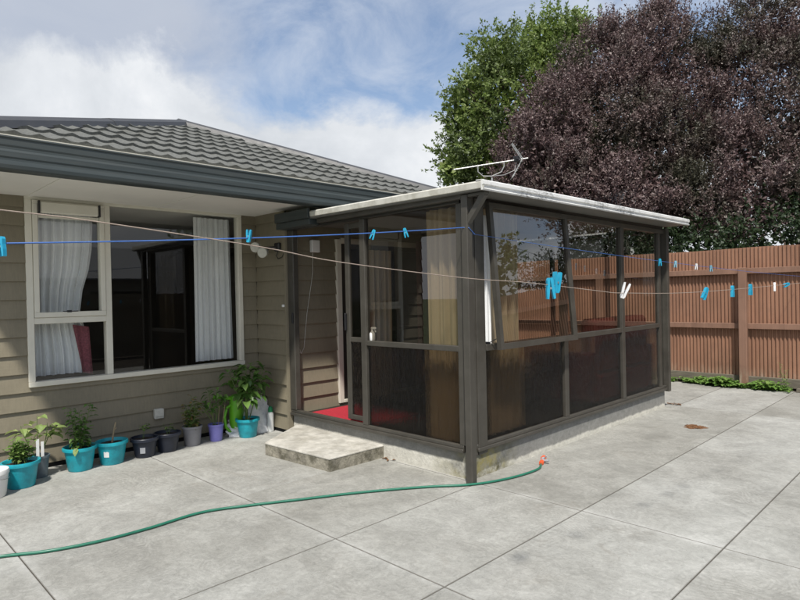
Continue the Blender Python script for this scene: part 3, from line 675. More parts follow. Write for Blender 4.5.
m_ = MB(); a, b = Vector((.012, 0, zt_)) + sd * .03, Vector((.012, 0, zt_)) + sd * .97
m_.add([(b.x, ya + .04, b.z), (b.x, yb - .04, b.z), (a.x, yb - .04, a.z), (a.x, ya + .04, a.z)], [(0, 1, 2, 3)]); obj('pane', m_, T, sash, fixn=False)
m_ = MB(); m_.obox((-.01, .30, 1.16), (.10, .34, 1.22), .012, .006); m_.box(-.05, .0, .285, .315, 1.151, 1.17); obj('stay', m_, M['black'], sash)
# sliding door stacked by the opening
dd = part('sliding_door', [(-1.70, -1.635, .068, .108, zs + .07, zh - .06), (-1.45, -1.39, .068, .108, zs + .07, zh - .06), (-1.635, -1.45, .071, .105, zs + .07, zs + .12), (-1.635, -1.45, .071, .105, 1.12, 1.17), (-1.635, -1.45, .071, .105, zh - .12, zh - .06)])
pane(dd, T, .088, -1.64, -1.44, 1.16, zh - .11, 1); pane(dd, O, .088, -1.64, -1.44, zs + .11, 1.13, 1, 'obscure_pane')
part('handle', [(-1.695, -1.675, .038, .066, 1.24, 1.42)], M['black'], .004, dd)
part('latch', [(MX + .10, MX + .13, FY0 - .02, FY0 - .006, 1.30, 1.42)], M['black'])
# roof
m_ = MB(); RZ = 2.47
m_.add([(-2.66, -.12, 2.455), (.27, -.12, 2.435), (.27, 4.38, 2.458), (-2.66, 4.38, 2.475), (-2.66, -.12, 2.51), (.27, -.12, 2.485), (.27, 4.38, 2.512), (-2.66, 4.38, 2.53)], [(3, 2, 1, 0), (4, 5, 6, 7), (0, 1, 5, 4), (1, 2, 6, 5), (2, 3, 7, 6), (3, 0, 4, 7)])
rf = obj('roof', m_, M['roofsheet'], sr)
m_ = MB()
for k in range(24):
    y = .1 + k * .18; m_.box(-2.0, .25, y, y + .03, 2.50, 2.535)
obj('roof_rib', m_, M['roofsheet'], rf)
def strip(pts, mat, name):
    """a,b lower ends; profile swept between two points: (offset outward, z)"""
    (a, b, outw, prof_) = pts; m_ = MB(); n = len(prof_); vs = []
    for p in (a, b):
        for o, z in prof_: vs.append((p[0] + outw[0] * o, p[1] + outw[1] * o, p[2] + z))
    m_.add(vs, [tuple(range(n)), tuple(range(n, 2 * n))[::-1]] + [(i, (i + 1) % n, n + (i + 1) % n, n + i) for i in range(n)]); return obj(name, m_, mat, rf)
FP = [(0, 0), (.018, 0), (.022, .010), (.012, .018), (.012, .038), (.024, .046), (.022, .074), (.012, .084), (-.05, .088), (-.05, .080), (0, .076)]
strip(((.272, -.14, 2.430), (.272, 4.42, 2.456), (1, 0), FP), M['fascia'], 'side_fascia')
FP2 = [(0, 0), (.014, .003), (.018, .05), (.008, .062), (-.05, .066), (-.05, .058), (0, .052)]
strip(((-2.02, -.122, 2.467), (.292, -.122, 2.445), (0, -1), FP2), M['fascia2'], 'front_fascia')
m_ = MB(); m_.box(-1.99, .004, -.070, -.012, 2.400, 2.447, .004); m_.box(.076, .26, -.070, -.012, 2.405, 2.432, .004); obj('front_beam', m_, M['bronze'], rf)
m_ = MB(); m_.box(-2.68, -2.035, -.135, -.004, 2.385, 2.452, .004); m_.box(-2.68, -2.035, -.155, -.122, 2.456, 2.56, .004); obj('shadow_end_piece', m_, M['gutter'], rf)  # dark piece added to stand in for the shadow on this end
# outer corner post and brace
part('post', [(.006, .074, -.076, -.008, .001, 2.43)], B, .005)
m_ = MB(); m_.obox((.050, -.042, 2.19), (.235, -.042, 2.415), .045, .05, (0, 1, 0)); obj('brace', m_, B, sr)
# step
m_ = MB(); P0 = [(-2.10, -.70), (-1.13, -.63), (-1.11, .025), (-2.56, .025)]
step = thing('concrete_step', 'worn pale concrete step with darker mottled sides at the sunroom opening', 'step', (-1.7, -.3, 0))
def poly(mb, pts, z0, z1, ins=0, inz=0):
    n = len(pts); c = Vector((sum(p[0] for p in pts) / n, sum(p[1] for p in pts) / n))
    def sh(k): return [(p[0] + (c.x - p[0]) * k, p[1] + (c.y - p[1]) * k) for p in pts]
    rings = [(pts, z0), (pts, z1 - inz), (sh(ins), z1)]
    vs = [(x, y, z) for r_, z in rings for x, y in r_]
    mb.add(vs, [(i, (i + 1) % n, n + (i + 1) % n, n + i) for i in range(n)] + [(n + i, n + (i + 1) % n, 2 * n + (i + 1) % n, 2 * n + i) for i in range(n)] + [tuple(range(2 * n, 3 * n))])
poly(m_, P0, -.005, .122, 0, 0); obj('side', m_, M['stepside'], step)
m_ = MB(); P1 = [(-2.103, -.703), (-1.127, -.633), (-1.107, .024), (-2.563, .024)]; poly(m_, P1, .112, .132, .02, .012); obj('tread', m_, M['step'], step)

# things inside and around the sunroom
m_ = MB(); m_.box(MX + .03, -.07, .11, SL - .035, .2285, .2325); obj('added_floor_sheet', m_, M['floor'], sr)  # dark sheet added over the slab to darken the interior
m_ = MB(); m_.box(-2.52, -1.50, .115, .95, .233, .247, .004); tag(obj('door_mat', m_, M['red_mat'], None), 'red mat on the sunroom floor inside the opening', 'mat')
sofa = thing('sofa', 'red sofa with its back against the sunroom side glass', 'sofa', (-.6, 3.1, .23))
m_ = MB(); m_.box(-.95, -.12, 2.55, 3.98, .30, .62, .03); obj('seat', m_, M['red_sofa'], sofa)
m_ = MB(); m_.box(-.34, -.12, 2.55, 3.98, .63, 1.27, .04); obj('backrest', m_, M['red_sofa'], sofa)
for y in (2.40, 3.99): m_ = MB(); m_.box(-.95, -.12, y, y + .14, .30, .88, .03); obj('armrest', m_, M['red_sofa'], sofa)
for x, y in ((-.9, 2.47), (-.9, 4.05), (-.2, 2.47), (-.2, 4.05)): m_ = MB(); m_.box(x, x + .05, y - .02, y + .03, .229, .30); obj('leg', m_, M['black'], sofa)
tb = thing('office_chair', 'black office chair inside the sunroom behind the open sash', 'chair', (-1.0, 1.75, .23))
m_ = MB(); m_.box(-1.25, -.78, 1.5, 1.98, .66, .74, .03); obj('seat', m_, M['black'], tb)
m_ = MB(); m_.box(-1.24, -.80, 1.44, 1.49, .80, 1.34, .02); obj('backrest', m_, M['black'], tb)
m_ = MB(); m_.tube([(-1.01, 1.74, .28), (-1.01, 1.74, .66)], .03)
for k in range(5):
    a = k * 2 * PI / 5; m_.tube([(-1.01, 1.74, .33), (-1.01 + .28 * math.cos(a), 1.74 + .28 * math.sin(a), .26)], .018)
m_.tube([(-1.02, 1.70, .68), (-1.02, 1.46, .70), (-1.02, 1.465, .85)], .014); obj('base', m_, M['black'], tb)
# spray bottle on transom ledge
sb = thing('spray_bottle', 'white spray bottle standing on the front transom behind the glass', 'bottle', (-1.27, .055, 1.151))
m_ = MB(); c0 = (-1.27, .055, 1.150); m_.lathe(c0, [(.028, 0), (.030, .006), (.030, .07), (.012, .10), (.012, .115)], 14); obj('body', m_, M['white'], sb, True)
m_ = MB(); m_.box(-1.285, -1.215, .043, .067, 1.262, 1.285, .006); m_.obox((-1.23, .055, 1.265), (-1.222, .055, 1.235), .012, .008); obj('trigger', m_, M['white'], sb)
m_ = MB(); m_.box(-1.345, -1.24, .034, .10, 1.12, 1.149); obj('ledge', m_, B, sr)

# wall fittings
sl_ = thing('security_light', 'twin white security lamps on the return wall beside the sunroom', 'light', (-2.80, -.02, 2.2))
m_ = MB(); m_.box(-2.85, -2.75, -.06, -.0215, 2.15, 2.25, .01); obj('base', m_, M['black'], sl_)
for dx, dz, nm in ((-.10, -.03, 0), (-.22, .04, 1)):
    c = Vector((-2.80 + dx, -.16 - .02 * nm, 2.17 + dz)); d = Vector((.55, -.83, -.15)).normalized()
    m_ = MB(); m_.tube([Vector((-2.80, -.05, 2.20)), Vector((-2.80 + dx * .6, -.10, 2.20)), c - d * .02], .012, 6); h_ = obj('arm', m_, M['black'], sl_)
    m_ = MB(); m_.tube([c - d * .05, c - d * .02, c, c + d * .055, c + d * .065], [.02, .045, .052, .062, .056], 16); obj('lamp', m_, M['offwhite'], sl_, True)
m_ = MB(); m_.tube([(-2.80, -.03, 2.16), (-2.84, -.035, 2.10), (-2.80, -.035, 2.06), (-2.72, -.03, 2.08), (-2.69, -.03, 2.12)], .005, 6); obj('cable', m_, M['black'], sl_)
ob = thing('outdoor_socket', 'small weathered white socket box on the boards below the window', 'socket', (-3.33, -1.27, .35))
m_ = MB(); m_.box(WX + .018, WX + .07, -1.33, -1.23, .305, .415, .008); obj('box', m_, M['offwhite'], ob)
m_ = MB(); m_.box(WX + .0705, WX + .08, -1.325, -1.235, .33, .41, .006); obj('cover', m_, M['offwhite'], ob)
m_ = MB(); m_.box(MX + .02, MX + .075, .32, .44, 2.14, 2.29, .008); tag(obj('junction_box', m_, M['white'], None), 'white junction box high on the boards inside the sunroom opening', 'box')
m_ = MB(); m_.box(-2.735, -2.70, -.045, -.021, 1.49, 1.52, .004); tag(obj('cable_clip', m_, M['white'], None), 'tiny white clip on the return wall left of the opening', 'clip')
m_ = MB(); m_.tube([(MX + .03, .36, 2.135), (MX + .028, .355, 1.9), (MX + .035, .25, 1.4), (MX + .03, .20, 1.0), (MX + .03, .16, .93), (MX + .03, .12, .97)], .004, 6); m_.tube([(MX + .03, .14, 2.3), (MX + .03, .12, 1.6), (MX + .032, .13, 1.0), (MX + .03, .16, .93)], .003, 6)
tag(obj('cable', m_, M['offwhite'], None, True), 'thin pale cable hanging down the boards inside the opening', 'cable')

# ------------------------------------------------------------------ aerial on the sunroom roof
an = thing('tv_aerial', 'silver television aerial on a short mast above the sunroom roof', 'aerial', (-1.63, 2.63, 2.52))
ac = Vector((-1.63, 2.63, 3.36)); bd = Vector((.70, .71, .135)).normalized()
m_ = MB(); m_.tube([(-1.63, 2.63, 2.50), (-1.63, 2.63, 3.17)], .012, 8); obj('mast', m_, M['alu'], an)
m_ = MB(); a = ac - bd * .52; b = ac + bd * .50; m_.tube([a, b], .009, 8); boom = obj('boom', m_, M['alu'], an)
m_ = MB(); m_.tube([ac - bd * .19, ac - bd * .19 + Vector((0, 0, -.08)), ac - bd * .12 + Vector((0, 0, -.15)), ac + Vector((0, 0, -.17)), ac + bd * .13 + Vector((0, 0, -.13)), ac + bd * .17 + Vector((0, 0, -.06)), ac + bd * .17], .008, 8); obj('bracket', m_, M['alu'], an)
sdv = bd.cross(Vector((0, 0, 1))).normalized()
m_ = MB()
for k in range(11):
    p = ac - bd * (.50 - k * .075); m_.tube([p - sdv * .085, p + sdv * .085], .003, 5)
obj('director', m_, M['alu'], boom)
m_ = MB(); q = ac + bd * .34; m_.tube([q - sdv * .10, q + sdv * .10], .012, 6); m_.box(q.x - .035, q.x + .035, q.y - .03, q.y + .03, q.z - .03, q.z + .05, .008); obj('dipole', m_, M['black'], boom)
for s in (1, -1):
    m_ = MB(); e = ac + bd * .42; tip = e - bd * .14 + Vector((0, 0, .23 * s))
    for k in range(4):
        p = e + (tip - e) * (.25 + .25 * k); m_.tube([p - sdv * .16, p + sdv * .16], .004, 5)
    m_.tube([e + sdv * .03, tip + sdv * .03], .007, 6); m_.tube([e - sdv * .03, tip - sdv * .03], .007, 6); obj('reflector', m_, M['alu'], boom)
m_ = MB(); m_.tube([q + Vector((0, 0, -.03)), q + Vector((-.02, -.02, -.14)), q + Vector((-.12, -.12, -.20)), q + Vector((-.3, -.3, -.22))], .004, 6); obj('lead', m_, M['alu'], an)

# ------------------------------------------------------------------ potted plants
def pot_mesh(c, r, h, kind='teal', n=32):
    if kind == 'wide': prof = [(r * .66, 0), (r * .70, .008), (r * .88, h * .80), (r * .90, h * .84), (r, h * .86), (r * 1.02, h * .93), (r, h), (r * .93, h), (r * .86, h * .93), (r * .80, h * .72)]
    elif kind == 'nursery': prof = [(r * .62, 0), (r * .66, .01), (r * .84, h * .78), (r * .98, h * .84), (r, h * .97), (r * .97, h), (r * .90, h), (r * .86, h * .8), (r * .80, h * .7)]
    else: prof = [(r * .72, 0), (r * .76, .01), (r * .93, h * .88), (r, h * .90), (r, h), (r * .93, h), (r * .88, h * .8), (r * .85, h * .7)]
    return MB().lathe(c, prof, n)
def soil_disc(c, r, z):
    m_ = MB(); n = 24; vs = [(c[0], c[1], z + .012)]
    for k in range(n):
        t = 2 * PI * k / n; vs.append((c[0] + r * math.cos(t), c[1] + r * math.sin(t), z + random.uniform(-.004, .006)))
    m_.add(vs, [(0, 1 + k, 1 + (k + 1) % n) for k in range(n)]); return m_
def rdir(up_=.3):
    a = random.uniform(0, 2 * PI); return Vector((math.cos(a), math.sin(a), random.uniform(-.2, 1) * up_ + up_ * .2)).normalized()
def plant(name, label, cat, x, y, r, h, kind, pmat, group=None):
    t = thing(name, label, cat, (x, y, 0), group)
    obj('pot', pot_mesh((x, y, 0), r, h, kind), pmat, t, True); obj('soil', soil_disc((x, y), r * .85, h * .86), M['potsoil'], t)
    return t
G = 'potted plants in a row along the house wall'
def stems_leaves(t, base, stems, leafmat_, L, W, nleaf, spread=.5, z0=.2, stemr=.005, droop=.3, twigs=0):
    sm_ = MB(); lm = MB()
    for (tx, ty, tz, lean) in stems:
        b = Vector(base) + Vector((random.uniform(-.02, .02), random.uniform(-.02, .02), 0)); e = Vector((base[0] + tx, base[1] + ty, base[2] + tz))
        midp = (b + e) / 2 + Vector((random.uniform(-1, 1), random.uniform(-1, 1), 0)) * lean
        pts = [b * (1 - s) ** 2 + midp * 2 * s * (1 - s) + e * s * s for s in [i / 8 for i in range(9)]]
        sm_.tube(pts, [stemr * (1 - .6 * i / 8) for i in range(9)], 6)
        for k in range(nleaf):
            s = z0 + (1 - z0) * (k + random.random()) / nleaf; i = min(7, int(s * 8)); p = pts[i].lerp(pts[i + 1], s * 8 - i)
            d = rdir(.35); l_ = L * random.uniform(.65, 1.15) * (1.0 - .3 * s)
            q = p + d * spread * l_ * random.uniform(.3, 1.2); sm_.tube([p, q], [stemr * .35, stemr * .25], 4)
            lm.leaf(q, d + Vector((0, 0, random.uniform(-.5, .25))), (random.uniform(-.3, .3), random.uniform(-.3, .3), 1), l_, W * random.uniform(.8, 1.15) * (1 - .2 * s), droop)
    obj('stem', sm_, M['stem'], t, True, fixn=False); obj('foliage', lm, leafmat_, t, False, fixn=False)
def herb(t, base, n, rad, hgt, leafmat_, L, W):
    sm_ = MB(); lm = MB()
    for k in range(n):
        d = rdir(1.2); e = Vector(base) + Vector((d.x * rad * random.random(), d.y * rad * random.random(), hgt * random.uniform(.45, 1.0)))
        b = Vector(base) + Vector((random.uniform(-.5, .5) * rad * .7, random.uniform(-.5, .5) * rad * .7, 0)); sm_.tube([b, (b + e) / 2 + Vector((0, 0, .02)), e], [.003, .0025, .0015], 5)
        for j in range(9):
            s = .25 + .75 * j / 8; p = b.lerp(e, s); lm.leaf(p, rdir(.5), (random.uniform(-.4, .4), random.uniform(-.4, .4), 1), L * random.uniform(.7, 1.2), W * random.uniform(.8, 1.2))
    obj('stem', sm_, M['stem'], t, True, fixn=False); obj('foliage', lm, leafmat_, t, False, fixn=False)
def pot_label(t, x, y, r, h, mat=None, az=-.75, w=.05, hh=.055, zc=.5):
    m_ = MB(); n = 5; rr = r * (.70 + .2 * zc) + .003; vs = []
    for z in (h * zc - hh / 2, h * zc + hh / 2):
        for i in range(n):
            a = az + (i / (n - 1) - .5) * w / rr; vs.append((x + (rr + .03 * (z / h - zc) * .6) * math.cos(a), y + (rr + .03 * (z / h - zc) * .6) * math.sin(a), z))
    m_.add(vs, [(i, i + 1, n + i + 1, n + i) for i in range(n - 1)]); obj('label', m_, mat or M['white'], t, fixn=False)

p = thing('bucket', 'white plastic bucket cut off by the left edge of the photo', 'bucket', (-2.72, -2.93, 0))
obj('body', MB().lathe((-2.72, -2.93, 0), [(.105, 0), (.11, .006), (.13, .19), (.136, .19), (.136, .215), (.132, .225), (.125, .225), (.12, .1)], 28), M['white'], p, True)
m_ = MB(); m_.tube([(-2.72 + .138 * math.cos(a), -2.93 + .138 * math.sin(a), .20 - .05 * math.sin((a + .6) / 1.0 % PI)) for a in [(-1.2 + i * .24) for i in range(11)]], .003, 6); obj('handle', m_, M['metal'], p)
p = plant('potted_plant', 'teal pot of low bushy green leaves beside the white bucket', 'potted plant', -2.86, -2.68, .150, .225, 'wide', M['teal'], G); herb(p, (-2.86, -2.68, .19), 34, .15, .22, M['leaf_a'], .05, .028)
p = plant('potted_plant', 'small grey pot with broad pale leaves and white plant tags', 'potted plant', -3.06, -2.50, .095, .20, 'plain', M['greypot2'], G)
stems_leaves(p, (-3.06, -2.50, .16), [(0, 0, .40, .03), (.09, .06, .34, .03), (-.02, -.13, .33, .03), (.03, .13, .30, .02)], M['leaf_c'], .15, .085, 8, .35, .5, .005, .35)
m_ = MB(); m_.box(-2.995, -2.992, -2.53, -2.505, .17, .36); m_.box(-3.005, -3.002, -2.49, -2.465, .17, .33); obj('plant_tag', m_, M['white'], p)
p = plant('potted_plant', 'teal pot with tall bushy tomato-like plant', 'potted plant', -3.02, -2.16, .148, .225, 'wide', M['teal'], G)
stems_leaves(p, (-3.02, -2.16, .19), [(0, 0, .36, .03), (.02, .10, .44, .03), (-.05, -.06, .40, .03), (.05, .0, .30, .03), (0, .05, .25, .03), (.03, -.05, .36, .03)], M['leaf_b'], .065, .040, 34, .8, .05, .005, .3)
lm = MB(); lm.leaf((-2.90, -2.22, .235), (.5, -.4, -.6), (0, 0, 1), .08, .05); lm.leaf((-2.91, -2.21, .235), (.3, -.7, -.4), (0, 0, 1), .06, .04); obj('drooping_leaf', lm, M['leaf_c'], p, fixn=False)
p = plant('potted_plant', 'teal pot holding one bare dry stick and a white price label', 'potted plant', -3.02, -1.87, .148, .225, 'wide', M['teal'], G)
m_ = MB(); m_.tube([(-3.02, -1.87, .18), (-3.00, -1.865, .26), (-3.015, -1.845, .34), (-3.0, -1.835, .40)], [.010, .009, .007, .006], 7); m_.tube([(-3.012, -1.85, .32), (-3.0, -1.83, .345)], .005, 6); obj('stem', m_, M['stick'], p, True); pot_label(p, -3.02, -1.87, .148, .225)
m_ = MB(); m_.box(-3.02 + .10, -3.02 + .101, -1.98, -1.95, .05, .06)
p = plant('potted_plant', 'dark navy pot with tiny seedling and a label on its side', 'potted plant', -3.02, -1.55, .142, .20, 'nursery', M['navy'], G)
stems_leaves(p, (-3.02, -1.55, .17), [(0, .02, .17, .01), (.01, -.02, .15, .01)], M['leaf_a'], .06, .025, 9, .5, .6, .003, .2); pot_label(p, -3.02, -1.55, .142, .20, M['greyplas'], -.55, .05, .06, .42)
p = plant('potted_plant', 'dark navy pot with sprawling seedling left of the grey pot', 'potted plant', -3.05, -1.30, .142, .20, 'nursery', M['navy'], G)
stems_leaves(p, (-3.05, -1.30, .17), [(0.02, .03, .12, .01), (-.02, -.03, .10, .01), (.0, .05, .08, .01)], M['leaf_a'], .055, .022, 7, .6, .4, .003, .3)
p = plant('potted_plant', 'ribbed grey pot with dense upright green and rusty leaves', 'potted plant', -3.08, -1.01, .108, .215, 'plain', M['greypot'], G)
stems_leaves(p, (-3.08, -1.01, .18), [(0, 0, .36, .02), (.05, .05, .27, .02), (-.05, -.05, .27, .02), (.07, -.06, .22, .02), (-.03, .08, .24, .02), (.06, 0, .3, .02), (0, -.08, .2, .02)], M['leaf_rust'], .07, .042, 24, .5, .02, .005, .2)
p = plant('potted_plant', 'lilac purple pot with tall thin leggy plant', 'potted plant', -3.07, -.735, .088, .19, 'plain', M['purple'], G)
stems_leaves(p, (-3.07, -.735, .15), [(0, -.20, .30, .05), (.02, .02, .46, .03), (.0, -.08, .42, .03), (-.02, .12, .38, .03)], M['leaf_b'], .11, .05, 13, .5, .5, .005, .5)
m_ = MB()
for dx in (-.02, .02, .05): m_.tube([(-3.07 + dx, -.735 + dx, .15), (-3.07 + dx * 1.4, -.735 + dx * 1.6, .40)], .003, 5)
obj('stake', m_, M['stick'], p)
p = plant('potted_plant', 'teal pot with large leafy plant in front of the plastic bag', 'potted plant', -2.96, -.395, .138, .215, 'wide', M['teal'], G)
stems_leaves(p, (-2.96, -.395, .18), [(0, 0, .66, .03), (.05, .19, .58, .03), (-.05, -.20, .60, .03), (.1, -.06, .50, .03), (-.08, .10, .66, .03)], M['leaf_b'], .155, .09, 26, .55, .42, .007, .5)
m_ = MB(); m_.tube([(-2.96, -.395, .17), (-2.965, -.40, .5)], .010, 8); obj('main_stem', m_, M['stem'], p)
# soil bag: crumpled sheet body
m_ = MB(); bx, by = -3.14, -.24; n, mrows = 26, 12; vs = []
for j in range(mrows + 1):
    t = j / mrows
    for i in range(n):
        a = 2 * PI * i / n; rr = 1 + .10 * math.sin(a * 5 + j * 1.3) + .07 * math.sin(a * 9 - j * 2.1) + random.uniform(-.04, .04)
        w_ = (.33 * (1 - .45 * t ** 1.5)) * rr; d_ = (.15 * (1 - .8 * t)) * rr + .004
        vs.append((bx + d_ * math.cos(a) - .03 * t, by + w_ * math.sin(a) + .06 * t + .05 * math.sin(3 * a) * t, 0.002 + .36 * t + .06 * math.sin(a * 3 + 1) * t))
m_.add(vs, [(j * n + i, j * n + (i + 1) % n, (j + 1) * n + (i + 1) % n, (j + 1) * n + i) for j in range(mrows) for i in range(n)] + [tuple(range(n))[::-1], tuple(mrows * n + i for i in range(n))])
tag(obj('plastic_bag', m_, M['bag'], None, True), 'crumpled white plastic potting mix bag slumped in the wall corner', 'bag')
bt = thing('bottle', 'white bottle with green cap standing by the concrete step', 'bottle', (-2.98, -.06, 0))
m_ = MB().lathe((-2.98, -.075, .001), [(.036, 0), (.038, .006), (.038, .20), (.034, .22), (.02, .235)], 18); obj('body', m_, M['white'], bt, True)
m_ = MB().lathe((-2.98, -.075, .236), [(.028, 0), (.028, .035), (.020, .06), (.012, .065)], 14); obj('cap', m_, M['greencap'], bt, True)
# watering can tipped up on its end
wc = thing('watering_can', 'lime green watering can behind the lilac pot', 'watering can', (-3.13, -.60, 0))
cx, cy_ = -3.13, -.47
m_ = MB(); m_.tube([(cx, cy_ + .02, .09), (cx, cy_ + .02, .14), (cx, cy_ + .03, .28), (cx, cy_ + .02, .40), (cx, cy_ + .0, .47)], [.060, .075, .085, .072, .040], 18); obj('body', m_, M['lime'], wc, True)
m_ = MB(); m_.tube([(cx, cy_ - .02, .44), (cx, cy_ - .12, .455), (cx, cy_ - .22, .475)], [.024, .018, .013], 10); m_.tube([(cx, cy_ - .22, .475), (cx, cy_ - .245, .48)], [.014, .026], 10); obj('spout', m_, M['lime'], wc, True)
m_ = MB(); m_.tube([(cx + .01, cy_ - .02, .38), (cx + .015, cy_ - .10, .34), (cx + .02, cy_ - .135, .24), (cx + .02, cy_ - .12, .12), (cx + .015, cy_ - .06, .05), (cx + .01, cy_ + .01, .035), (cx, cy_ + .04, .09)], .017, 10); obj('handle', m_, M['lime'], wc, True)

# ------------------------------------------------------------------ hose
HP = [(-1.45, -3.6), (-1.30, -3.3), (-1.267, -3.14), (-1.13, -2.907), (-1.045, -2.627), (-1.02, -2.306), (-1.03, -1.92), (-.887, -1.59), (-.707, -1.26), (-.518, -.907), (-.311, -.58), (-.13, -.33), (.02, -.16), (.12, .0), (.195, .20), (.245, .44), (.25, .66), (.19, .80)]
def catmull(P, m=8):
    out = []
    for i in range(len(P) - 1):
        p0 = P[max(i - 1, 0)]; p1 = P[i]; p2 = P[i + 1]; p3 = P[min(i + 2, len(P) - 1)]
        for k in range(m):
            t = k / m; out.append(tuple(.5 * (2 * b + (c - a) * t + (2 * a - 5 * b + 4 * c - d) * t * t + (-a + 3 * b - 3 * c + d) * t ** 3) for a, b, c, d in zip(p0, p1, p2, p3)))
    out.append(P[-1]); return out
ho = thing('garden_hose', 'green garden hose lying across the concrete with orange end fitting', 'hose', (0, -.2, 0))
pts = [(x, y, .0125) for x, y in catmull(HP)]; obj('hose', MB().tube(pts, .0098, 10), M['hose'], ho, True)
e = Vector((.19, .80, .018)); d = Vector((-.35, .85, .06)).normalized()
obj('connector', MB().tube([e - d * .01, e + d * .015, e + d * .016, e + d * .05], [.016, .016, .022, .021], 14), M['orange'], ho, True)
m_ = MB(); m_.tube([e + d * .05, e + d * .09, e + d * .13], [.019, .017, .019], 14); m_.tube([e + d * .08 + Vector((.0, 0, .0)), e + d * .06 + Vector((.06, .02, .01))], .012, 10); m_.obox(e + d * .10, e + d * .06 + Vector((.03, .03, .05)), .012, .008); obj('nozzle', m_, M['greyplas'], ho, True)
obj('nozzle_collar', MB().tube([e + d * .131, e + d * .165], [.026, .024], 14), M['orange'], ho, True)

# dead leaves, iron cover
def debris(x, y, rx, ry, n, label, nm='leaf_litter'):
    m_ = MB()
    for k in range(n):
        a = random.uniform(0, 2 * PI); q = math.sqrt(random.random()); m_.leaf((x + rx * q * math.cos(a), y + ry * q * math.sin(a), .004 + random.uniform(0, .012)), (random.uniform(-1, 1), random.uniform(-1, 1), .05), (random.uniform(-.3, .3), .1, 1), .05, .028, .1)
    o = obj(nm, m_, M['leafbrown'], None, fixn=False); tag(o, label, 'leaf litter'); return o
m_ = MB(); n_ = 40; c_ = (.70, 3.28); vs_ = [(c_[0], c_[1], .007)]
for q_, z_ in ((.72, .006), (1.0, .0015)):
    for k in range(n_):
        a = 2 * PI * k / n_; r_ = q_ * (.115 + .018 * math.sin(3 * a + 1) + .012 * math.sin(7 * a)) ; vs_.append((c_[0] + r_ * math.cos(a), c_[1] + r_ * math.sin(a), z_))
m_.add(vs_, [(0, 1 + k, 1 + (k + 1) % n_) for k in range(n_)] + [(1 + k, 1 + n_ + k, 1 + n_ + (k + 1) % n_, 1 + (k + 1) % n_) for k in range(n_)])
for k in range(26):
    a = random.uniform(0, 2 * PI); q = .10 * math.sqrt(random.random()); m_.leaf((c_[0] + q * math.cos(a), c_[1] + q * math.sin(a), .006), (random.uniform(-1, 1), random.uniform(-1, 1), .03), (.1, .1, 1), .03, .018, .05)
tag(obj('leaf_litter', m_, M['leafbrown'], None, fixn=False), 'flat rusty brown patch on the concrete right of the sunroom', 'litter')
debris(.03, 4.52, .09, .05, 18, 'brown dead leaf heap at the far corner of the sunroom slab')
debris(-1.04, .0, .07, .02, 5, 'dead leaves beside the concrete step')

# ------------------------------------------------------------------ fence
fn = thing('fence', 'tall terracotta corrugated fence with two rails and timber posts', 'fence', (.3, 6.8, 0))
FYY = 6.86; FX0, FX1 = -7.5, 9.0
per = .056; n = int((FX1 - FX0) / (per / 6)); V_ = []
for i in range(n + 1):
    x = FX0 + i * per / 6; t = (i % 6) / 6; h = .010 * (1 if t < .34 else (-1 if .5 <= t < .84 else 0)); top = 2.255 + .006 * math.sin(x * 3.1) 
    V_.append((x, FYY - h, .10)); V_.append((x, FYY - h, 1.2)); V_.append((x, FYY - h, top))
m_ = MB(); m_.v = V_; m_.f = [f for i in range(n) for f in ((3 * i, 3 * i + 3, 3 * i + 4, 3 * i + 1), (3 * i + 1, 3 * i + 4, 3 * i + 5, 3 * i + 2))]
obj('cladding', m_, M['fence'], fn, fixn=False)
for z in (1.88, .985): m_ = MB(); m_.box(FX0, FX1, FYY - .075, FYY - .017, z - .048, z + .042, .004); obj('rail', m_, M['fencewood'], fn)
for x in (-7.0, -4.6, -2.15, .30, 2.75, 5.2, 7.6):
    m_ = MB(); m_.box(x - .058, x + .058, FYY - .17, FYY - .078, -.02, 1.93, .006); obj('post', m_, M['fencewood'], fn)
m_ = MB(); m_.box(FX0, FX1, FYY - .05, FYY - .018, .02, .17, .004); obj('base_board', m_, M['fencebase'], fn)
m_ = MB(); m_.box(FX0, FX1, FYY + .02, FYY + .04, -.02, .2); obj('kick_board', m_, M['dark'], fn)
m_ = MB()
for k in range(40):
    a = random.uniform(1.4, 5.5); b_ = random.uniform(.3, 1.7) if k % 2 else random.uniform(1.1, 1.7)
nails = m_
# weeds
wm = MB()
def weed(x, y, s, n=10):
    for k in range(n):
        a = random.uniform(0, 2 * PI); el = random.uniform(.2, 1.2); b_ = Vector((x + random.uniform(-.05, .05), y + random.uniform(-.03, .03), 0)); d = Vector((math.cos(a), math.sin(a), el)).normalized(); q = b_ + d * s * random.uniform(.4, 1)
        wm.tube([b_, q], [.002, .0015], 4)
        for j in range(3): wm.leaf(q, (math.cos(a + j * 2), math.sin(a + j * 2), .2), (random.uniform(-.3, .3), random.uniform(-.3, .3), 1), s * .55, s * .36, .3)
for x, y, s, n in [(-.86, 6.66, .09, 5), (-.5, 6.66, .12, 8), (-.42, 6.68, .14, 9)] : 
    for k in range(4): weed(x + random.uniform(-.1, .1), y + random.uniform(-.04, .05), s, n)
for cxw, sw, nw in ((-.12, .15, 6), (.0, .17, 7), (.12, .13, 5), (.30, .12, 5), (.42, .10, 4), (.52, .13, 5), (.62, .15, 6), (.72, .16, 7), (.82, .12, 5), (.9, .09, 3)):
    for k in range(nw): weed(cxw + random.uniform(-.07, .07), 6.66 + random.uniform(-.10, .05), sw * random.uniform(.6, 1.2), 8)
for k in range(9): weed(random.uniform(1.9, 5.0), 6.75 + random.uniform(-.03, .03), random.uniform(.05, .12), 6)
for k in range(8): weed(random.uniform(-2.5, -1), 6.67 + random.uniform(-.05, .05), random.uniform(.05, .12), 6)
